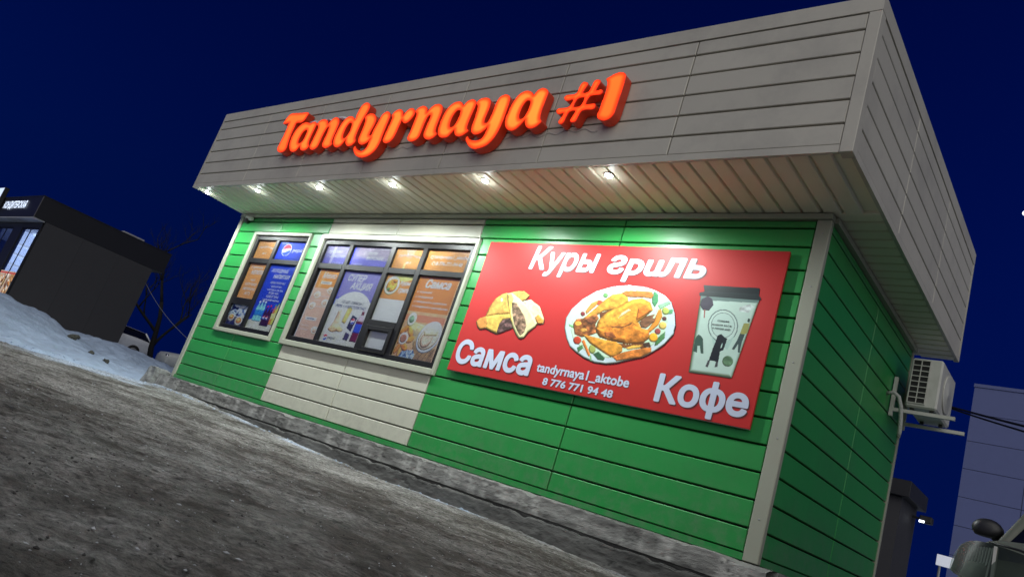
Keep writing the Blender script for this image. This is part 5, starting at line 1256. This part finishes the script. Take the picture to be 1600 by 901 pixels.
MB().box(-15.37, -13.45, -.504, -.5005, 3.01, 3.63).build('lit_face', glow_mat('light_box_face', (0.66, 0.78, 1.0), 0.95), lb)
m = MB()
for q in range(3): m.lathe([(.16 - q * .05, 0), (.15 - q * .05, -.002)], (-13.72, -.5055 - q * .003, 3.32), 'y', 16)
m.build('emblem', mat('emblem_blue', (0.12, 0.2, 0.42), .5, emit=(.3, .45, .8), estr=.6), lb)
vent = empty('roof_vent', (-12.0, 2.7, 3.39), 'small pale vent cowl on the dark pavilion roof', 'vent')
MB().cbox(-12.22, -11.78, 2.45, 3.0, 3.40, 3.62, .02).build('vent_body', STEEL, vent)
MB().cbox(-12.32, -11.68, 2.38, 3.07, 3.622, 3.70, .02).build('vent_cap', mat('vent_cap', (.3, .3, .32), .5), vent)

# ------------------------------------------------------------------ cars
TYRE = mat('tyre_rubber', (0.012, 0.012, 0.012), 0.8, var=.2)
CARGLASS = mat('car_glass', (0.006, 0.007, 0.009), 0.06, spec=0.8)
CHROME = mat('chrome_reflector', (0.6, 0.6, 0.62), 0.15, metal=1.0)
def loft(secs):
    """secs: list of (y, [(x,z)...]) closed rings"""
    m = MB(); n = len(secs[0][1])
    vs = [(x, y, z) for y, ring in secs for x, z in ring]
    fs = []
    for i in range(len(secs) - 1):
        for k in range(n): fs.append((i * n + k, i * n + (k + 1) % n, (i + 1) * n + (k + 1) % n, (i + 1) * n + k))
    fs.append(tuple(range(n))[::-1]); fs.append(tuple((len(secs) - 1) * n + k for k in range(n)))
    m.add(vs, fs)
    return m
def ring(hw, z0, z1, tuck=0.06, crown=0.03):
    h = z1 - z0
    R_ = [(hw - tuck, z0), (hw - .01, z0 + .12 * h), (hw, z0 + .45 * h), (hw - .01, z0 + .72 * h), (hw - .035, z0 + .88 * h), (hw - .10, z1 - .012), (hw * .6, z1 + crown * .7), (0, z1 + crown)]
    return R_ + [(-x, z) for x, z in R_[::-1] if x > 0]
def car(name, label, cat, loc, rotz, paint, group=None, detail=True, body=None, cab=None, L=4.3):
    t = empty(name, (0, 0, 0), label, cat, group)
    body = body or [(0, .70, .34, .66), (.06, .78, .27, .74), (.3, .83, .23, .80), (.9, .85, .22, .90), (1.3, .86, .22, .93), (2.4, .86, .22, .95), (3.5, .86, .24, .97), (4.1, .82, .26, .95), (4.26, .76, .34, .88), (4.3, .68, .40, .80)]
    cab = cab or [(1.15, .74, .90), (1.85, .60, 1.42), (2.3, .59, 1.47), (3.0, .60, 1.45), (3.75, .72, .95)]
    b_ = loft([(y, ring(w, z0, z1)) for y, w, z0, z1 in body]).build('body', paint, t); smooth_by_angle(b_, 40)
    gl = loft([(y, [(w + .0, .86), (w - .0, z * .55 + .43), (w - .05, z), (0, z + .03), (-w + .05, z), (-w, z * .55 + .43), (-w, .86), (0, .84)]) for y, w, z in cab]).build('glasshouse', CARGLASS, t)
    rf = [c for c in cab if c[2] > 1.2]
    m = MB()
    vs = []
    for y, w, z in rf: vs += [(-w + .02, y, z + .004), (-w * .5, y, z + .032), (0, y, z + .042), (w * .5, y, z + .032), (w - .02, y, z + .004)]
    fs = [(i * 5 + k, i * 5 + k + 1, (i + 1) * 5 + k + 1, (i + 1) * 5 + k) for i in range(len(rf) - 1) for k in range(4)]
    m.add(vs, fs); m.build('roof', paint, t, True)
    for s in (-1, 1):
        for (a, c) in ((cab[0], rf[0]), (cab[-1], rf[-1])):
            MB().tube([(s * (a[1] - .0), a[0], a[2] - .02), (s * (c[1] - .03), c[0], c[2] + .005)], .035, 6).build('pillar', paint, t, True)
        MB().tube([(s * (.86 - .16), (cab[1][0] + cab[-1][0]) / 2 - .1, .92), (s * (rf[1][1] - .02), (cab[1][0] + cab[-1][0]) / 2 - .1, rf[1][2])], .03, 6).build('pillar', BLACK, t, True)
        for y in (.78, L - .85):
            w_ = MB().lathe([(.20, -.10), (.29, -.105), (.32, -.07), (.32, .07), (.29, .105), (.20, .10)], (s * .78, y, .32), 'x', 22).build('wheel', TYRE, t, True)
            MB().lathe([(.19, -.108), (.17, -.112), (.06, -.10), (.03, -.108)] if s < 0 else [(.03, .108), (.06, .10), (.17, .112), (.19, .108)], (s * .78, y, .32), 'x', 18).build('rim', STEEL, w_, True)
        if detail:
            MB().cbox(s * .60 - .15, s * .60 + .15, -.0, .10, .58, .70, .02).build('headlight', CHROME, t)
            MB().cbox(s * .60 - .13, s * .60 + .13, L - .08, L - .005, .68, .84, .02).build('tail_light', mat('tail_light_red', (.3, .01, .01), .25), t)
            MB().cbox(s * .93 - .09, s * .93 + .09, 1.35, 1.45, .93, 1.05, .025).build('wing_mirror', paint, t)
    t.location = loc; t.rotation_euler = (0, 0, rotz)
    for c in t.children: c.matrix_parent_inverse = Matrix()
    return t
WHITECAR = mat('white_car_paint', (0.55, 0.57, 0.60), 0.3, var=0.05, dirt=(.25, .25, .25), dirt_amt=.5)
SILVCAR = mat('pale_grey_car_paint', (0.40, 0.42, 0.42), 0.3, var=0.1, dirt=(.2, .2, .2), dirt_amt=.5)
DKCAR = mat('dark_car_paint', (0.035, 0.04, 0.06), 0.3, var=0.1)
car('parked_car', 'white parked car seen beyond the snow bank beside the charcoal pavilion', 'car', (-22.8, 5.05, .28), R(2), WHITECAR, 'cars parked beyond the snow bank', True, None, [(1.0, .74, .90), (1.6, .62, 1.24), (2.3, .61, 1.30), (3.8, .62, 1.28), (4.15, .72, .95)])
car('parked_car', 'pale grey parked car half hidden behind the dark tree trunk', 'car', (-21.6, 9.60, .30), R(-8), SILVCAR, 'cars parked beyond the snow bank')
car('parked_car', 'dark parked car in shadow just left of the green kiosk corner', 'car', (-19.8, 10.5, .22), R(-25), DKCAR, 'cars parked beyond the snow bank')

LENSG = glass_mat('dusty_headlight_lens', (.62, .68, .64), .38, .45)
lt = LENSG.node_tree; df = lt.nodes.new('ShaderNodeBsdfDiffuse'); df.inputs[0].default_value = (.14, .18, .16, 1); m2 = lt.nodes.new('ShaderNodeMixShader'); m2.inputs[0].default_value = .14
om = [n for n in lt.nodes if n.type == 'OUTPUT_MATERIAL'][0]; lt.links.new(om.inputs[0].links[0].from_socket, m2.inputs[1]); lt.links.new(df.outputs[0], m2.inputs[2]); lt.links.new(m2.outputs[0], om.inputs[0])
OLIVE = mat('dusty_olive_car_paint', (0.095, 0.105, 0.08), 0.5, var=0.15, dirt=(.13, .125, .105), dirt_amt=.7, dscale=3)
nbody = [(0, .66, .36, .70), (.04, .76, .28, .75), (.14, .815, .25, .785), (.4, .84, .24, .865), (.9, .85, .24, .94), (1.25, .86, .24, .955), (2.4, .86, .24, .97), (3.5, .86, .24, .98), (4.0, .84, .26, .96), (4.2, .76, .34, .88)]
ncab = [(1.02, .76, .93), (1.75, .62, 1.45), (2.3, .61, 1.52), (3.2, .62, 1.52), (3.95, .72, .97)]
nc = car('parked_car', 'dusty olive car with large headlight in the bottom right corner', 'car', (12.44, -2.06, -.45), 0.0, OLIVE, None, False, nbody, ncab, 4.2)
def ncp(o): o.matrix_parent_inverse = Matrix(); return o
for s in (-1, 1):
    # headlight: dark bowl, reflector, ribbed indicator, clear lens
    A = [(s * .36, -.035, .60), (s * .62, -.03, .605), (s * .795, .03, .635), (s * .845, .20, .665)]
    B = [(s * .36, -.02, .745), (s * .58, -.01, .788), (s * .725, .03, .806), (s * .825, .19, .790)]
    for _ in range(2):      # round the corners of the outline
        A = [A[0]] + [tuple(Vector(A[i]).lerp(Vector(A[i + 1]), f_)) for i in range(len(A) - 1) for f_ in (.25, .75)] + [A[-1]]
        B = [B[0]] + [tuple(Vector(B[i]).lerp(Vector(B[i + 1]), f_)) for i in range(len(B) - 1) for f_ in (.25, .75)] + [B[-1]]
    B = [(x, y, z - .035 * max(0, (i - len(B) + 5) / 4) ** 2) for i, (x, y, z) in enumerate(B)]
    hb = MB(); n = len(A)
    back = [(x * .97, y + .06, z) for x, y, z in A] ; backB = [(x * .97, y + .05, z) for x, y, z in B]
    hb.add(A + B + back + backB, [(i, i + 1, 2 * n + i + 1, 2 * n + i) for i in range(n - 1)] + [(n + i, 3 * n + i, 3 * n + i + 1, n + i + 1) for i in range(n - 1)] + [(2 * n + i, 2 * n + i + 1, 3 * n + i + 1, 3 * n + i) for i in range(n - 1)] + [(n - 1, 2 * n - 1, 4 * n - 1, 3 * n - 1), (0, n, 3 * n, 2 * n)])
    h = ncp(hb.build('headlight', mat('headlight_bowl', (0.02, 0.026, 0.026), 0.25, metal=.3, var=.3) if s < 0 else bpy.data.materials['headlight_bowl'], nc))
    lens = MB()
    seg = 24
    vs = []
    for k in range(seg + 1):
        t_ = k / seg * (n - 1); i = min(int(t_), n - 2); f_ = t_ - i
        a = Vector(A[i]).lerp(Vector(A[i + 1]), f_); c = Vector(B[i]).lerp(Vector(B[i + 1]), f_)
        for j in range(6):
            v_ = a.lerp(c, j / 5); bul = .012 * math.sin(math.pi * j / 5) + .008
            vs.append((v_.x + s * bul * .4 * (k / seg), v_.y - bul * (1 - .5 * k / seg), v_.z))
    lens.add(vs, [(k * 6 + j, k * 6 + j + 1, (k + 1) * 6 + j + 1, (k + 1) * 6 + j) for k in range(seg) for j in range(5)])
    lo = ncp(lens.build('lens', LENSG, h, True))
    dv = MB(); dv.box(min(s * .655, s * .667), max(s * .655, s * .667), -.014, .03, .62, .79); ncp(dv.build('divider', AC_W, h))
    rb = MB()
    for k in range(9): rb.tube([(s * (.685 + .013 * k), .022 + .014 * k, .65), (s * (.675 + .012 * k), .034 + .014 * k, .785)], .005, 5)
    ncp(rb.build('indicator_ribs', mat('indicator_plastic', (.45, .47, .42), .25), h))
    ncp(MB().lathe([(.075, -.01), (.07, .03), (.045, .07), (.012, .085)], (s * .49, .02, .695), 'y', 18).build('reflector', CHROME, h, True))
    MBm = MB(); MBm.lathe([(.035, -.085), (.075, -.075), (.092, -.03), (.092, .02), (.07, .06), (.03, .075)], (0, 0, 0), 'y', 18)
    mv = [(s * .85 + x * .82, 1.16 + y * .8, 1.0 + max(z, -.062) * .62) for x, y, z in MBm.v]
    MBm.v = mv; mm_ = ncp(MBm.build('wing_mirror', BLACK, nc, True))
    ncp(MB().tube([(s * .76, 1.18, .93), (s * .82, 1.17, .97)], .02, 8).build('mirror_arm', BLACK, mm_, True))
sg_ = MB()
gx = [(-.80 + .16 * k) for k in range(11)]
sg_.tube([(-.69, .025, .806), (-.58, -.012, .798), (-.36, -.022, .755), (0, -.025, .74), (.36, -.022, .755), (.58, -.012, .798), (.69, .025, .806)], .005, 6); ncp(sg_.build('hood_seam', BLACK, nc, True))
MB_ = MB(); MB_.cbox(-.33, .33, -.02, .03, .60, .70, .012); ncp(MB_.build('grille', BLACK, nc))
MB_ = MB(); MB_.cbox(-.80, .80, -.06, .12, .34, .55, .03); ncp(MB_.build('bumper', OLIVE, nc))

# ------------------------------------------------------------------ things behind the kiosk on the right
PALE = mat('pale_facade_panel', (0.10, 0.122, 0.27), 0.6, var=.06, rnd=.03)
pb = empty('pale_building', (9, 32.5, 0), 'tall pale panelled building beyond the kiosk at the right edge', 'building')
pc = MB().box(6.05, 20, 32.06, 44, -.5, 10.9).build('wall', mat('pale_seam', (.05, .055, .09), .8), pb)
for i in range(6):
    for k in range(9):
        x0 = 6.03 + i * 2.3; z0 = -.4 + k * 1.255
        if x0 > 11: continue
        MB().box(x0 + (.015 if i else 0), x0 + 2.285, 32.02, 32.058, z0 + .012, z0 + 1.243).build('facade_panel', PALE, pc)
MB().box(6.0, 20.05, 31.98, 44, 10.9, 11.05).build('roof_edge', PALE, pb)
# dark pavilion behind the kiosk
dp = empty('dark_pavilion', (7.5, 14, 0), 'dark pavilion with overhanging fascia seen behind the rear kiosk corner', 'pavilion')
MB().box(4.5, 8.13, 12.80, 14.42, -.4, 2.565).build('wall', PANEL_D, dp)
MB().cbox(4.4, 8.30, 12.62, 14.55, 2.57, 2.93, .01).build('fascia', PANEL_B, dp)
fl = empty('flood_light', (8.4, 14.0, 2.2), 'small dark lamp with a bright lens on the corner of the dark pavilion', 'lamp')
MB().cbox(8.30, 8.56, 13.9, 14.15, 2.26, 2.42, .02).build('lamp_housing', BLACK, fl)
MB().box(8.31, 8.42, 13.87, 13.898, 2.25, 2.30).build('lamp_lens', glow_mat('flood_lens', (.85, .92, 1), 3.0), fl)
MB().tube([(8.12, 14.05, 2.36), (8.34, 14.05, 2.34)], .03, 8).build('lamp_arm', BLACK, fl)
# snow heap and small sign behind
hx, hy = np.meshgrid(np.linspace(5.5, 13.5, 60), np.linspace(6.5, 14, 50))
hzz = -.5 + 1.1 * np.exp(-((hx - 9.5) / 2.2) ** 2 - ((hy - 9.5) / 1.6) ** 2) + .12 * fbm(hx / .8, hy / .8, 4, 12)
setp(link('snow_heap', grid_mesh('snow_heap', hx, hy, hzz), SNOW), kind='structure')
ss = empty('small_sign', (10.18, 6.5, -.4), 'small white sign plate on a thin post behind the olive car', 'sign')
MB().tube([(10.12, 6.5, -.5), (10.12, 6.5, .86)], .018, 8).build('post', STEEL, ss)
sp_ = MB(); sp_.cbox(10.075, 10.285, 6.46, 6.49, .85, 1.0, .004); sp_.build('sign_plate', mat('white_sign_plate', (.8, .8, .82), .4, emit=(.75, .8, 1.0), estr=.35), ss)

# ------------------------------------------------------------------ bare trees beyond the snow bank
BARK = mat('dark_bark', (0.006, 0.006, 0.008), 0.9, var=.3)
def tree(loc, h, seed, label):
    rr_ = random.Random(seed)
    t = empty('bare_tree', loc, label, 'tree', 'bare trees beyond the snow bank')
    trunk = MB(); tw = MB()
    def grow(p, d, L, r, lev):
        n = 5; pts = [p]
        for k in range(n):
            d = (d + Vector((rr_.uniform(-.16, .16), rr_.uniform(-.16, .16), rr_.uniform(-.05, .12)))).normalized()
            pts.append(pts[-1] + d * L / n)
        (trunk if lev < 2 else tw).tube(pts, r, 7 if lev < 2 else 4, r * .55)
        if lev >= 5: return
        for k in range(3 if lev < 4 else 4):
            q = pts[rr_.randint(2, n)]
            a = Vector((rr_.uniform(-1, 1), rr_.uniform(-1, 1), rr_.uniform(.1, .9))).normalized()
            grow(q, (d * .75 + a * .8).normalized(), L * rr_.uniform(.55, .78), r * .5, lev + 1)
    grow(Vector(loc), Vector((0.02, 0.03, 1)), h * .38, .12, 0)
    trunk.build('trunk', BARK, t, True); tw.build('crown', BARK, t, True)
tree((-15.0, 6.35, -.3), 7.5, 4, 'bare dark tree whose trunk stands before the parked cars')
tree((-19.0, 12.5, -.3), 9.0, 9, 'bare dark tree farther back, next to the green kiosk corner')
setp(MB().tube(sag((-9.95, 2.96, 2.3), (-0.2, 1.2, .42), 0.25), 0.008, 6).build('slack_cable', mat('grey_cable', (.16, .16, .2), .5), None, True), 'slack grey cable hanging from the charcoal pavilion towards the green kiosk', 'cable')

# moon at the right edge
bm = bmesh.new(); bmesh.ops.create_uvsphere(bm, u_segments=24, v_segments=14, radius=1.1)
me = bpy.data.meshes.new('moon'); bm.to_mesh(me); bm.free()
mo = link('moon', me, glow_mat('moon_glow', (0.8, 0.86, 1.0), 2.2)); mo.location = (-36.48, 345.87, 183.99)
setp(mo, 'bright moon at the right edge of the night sky', 'moon')
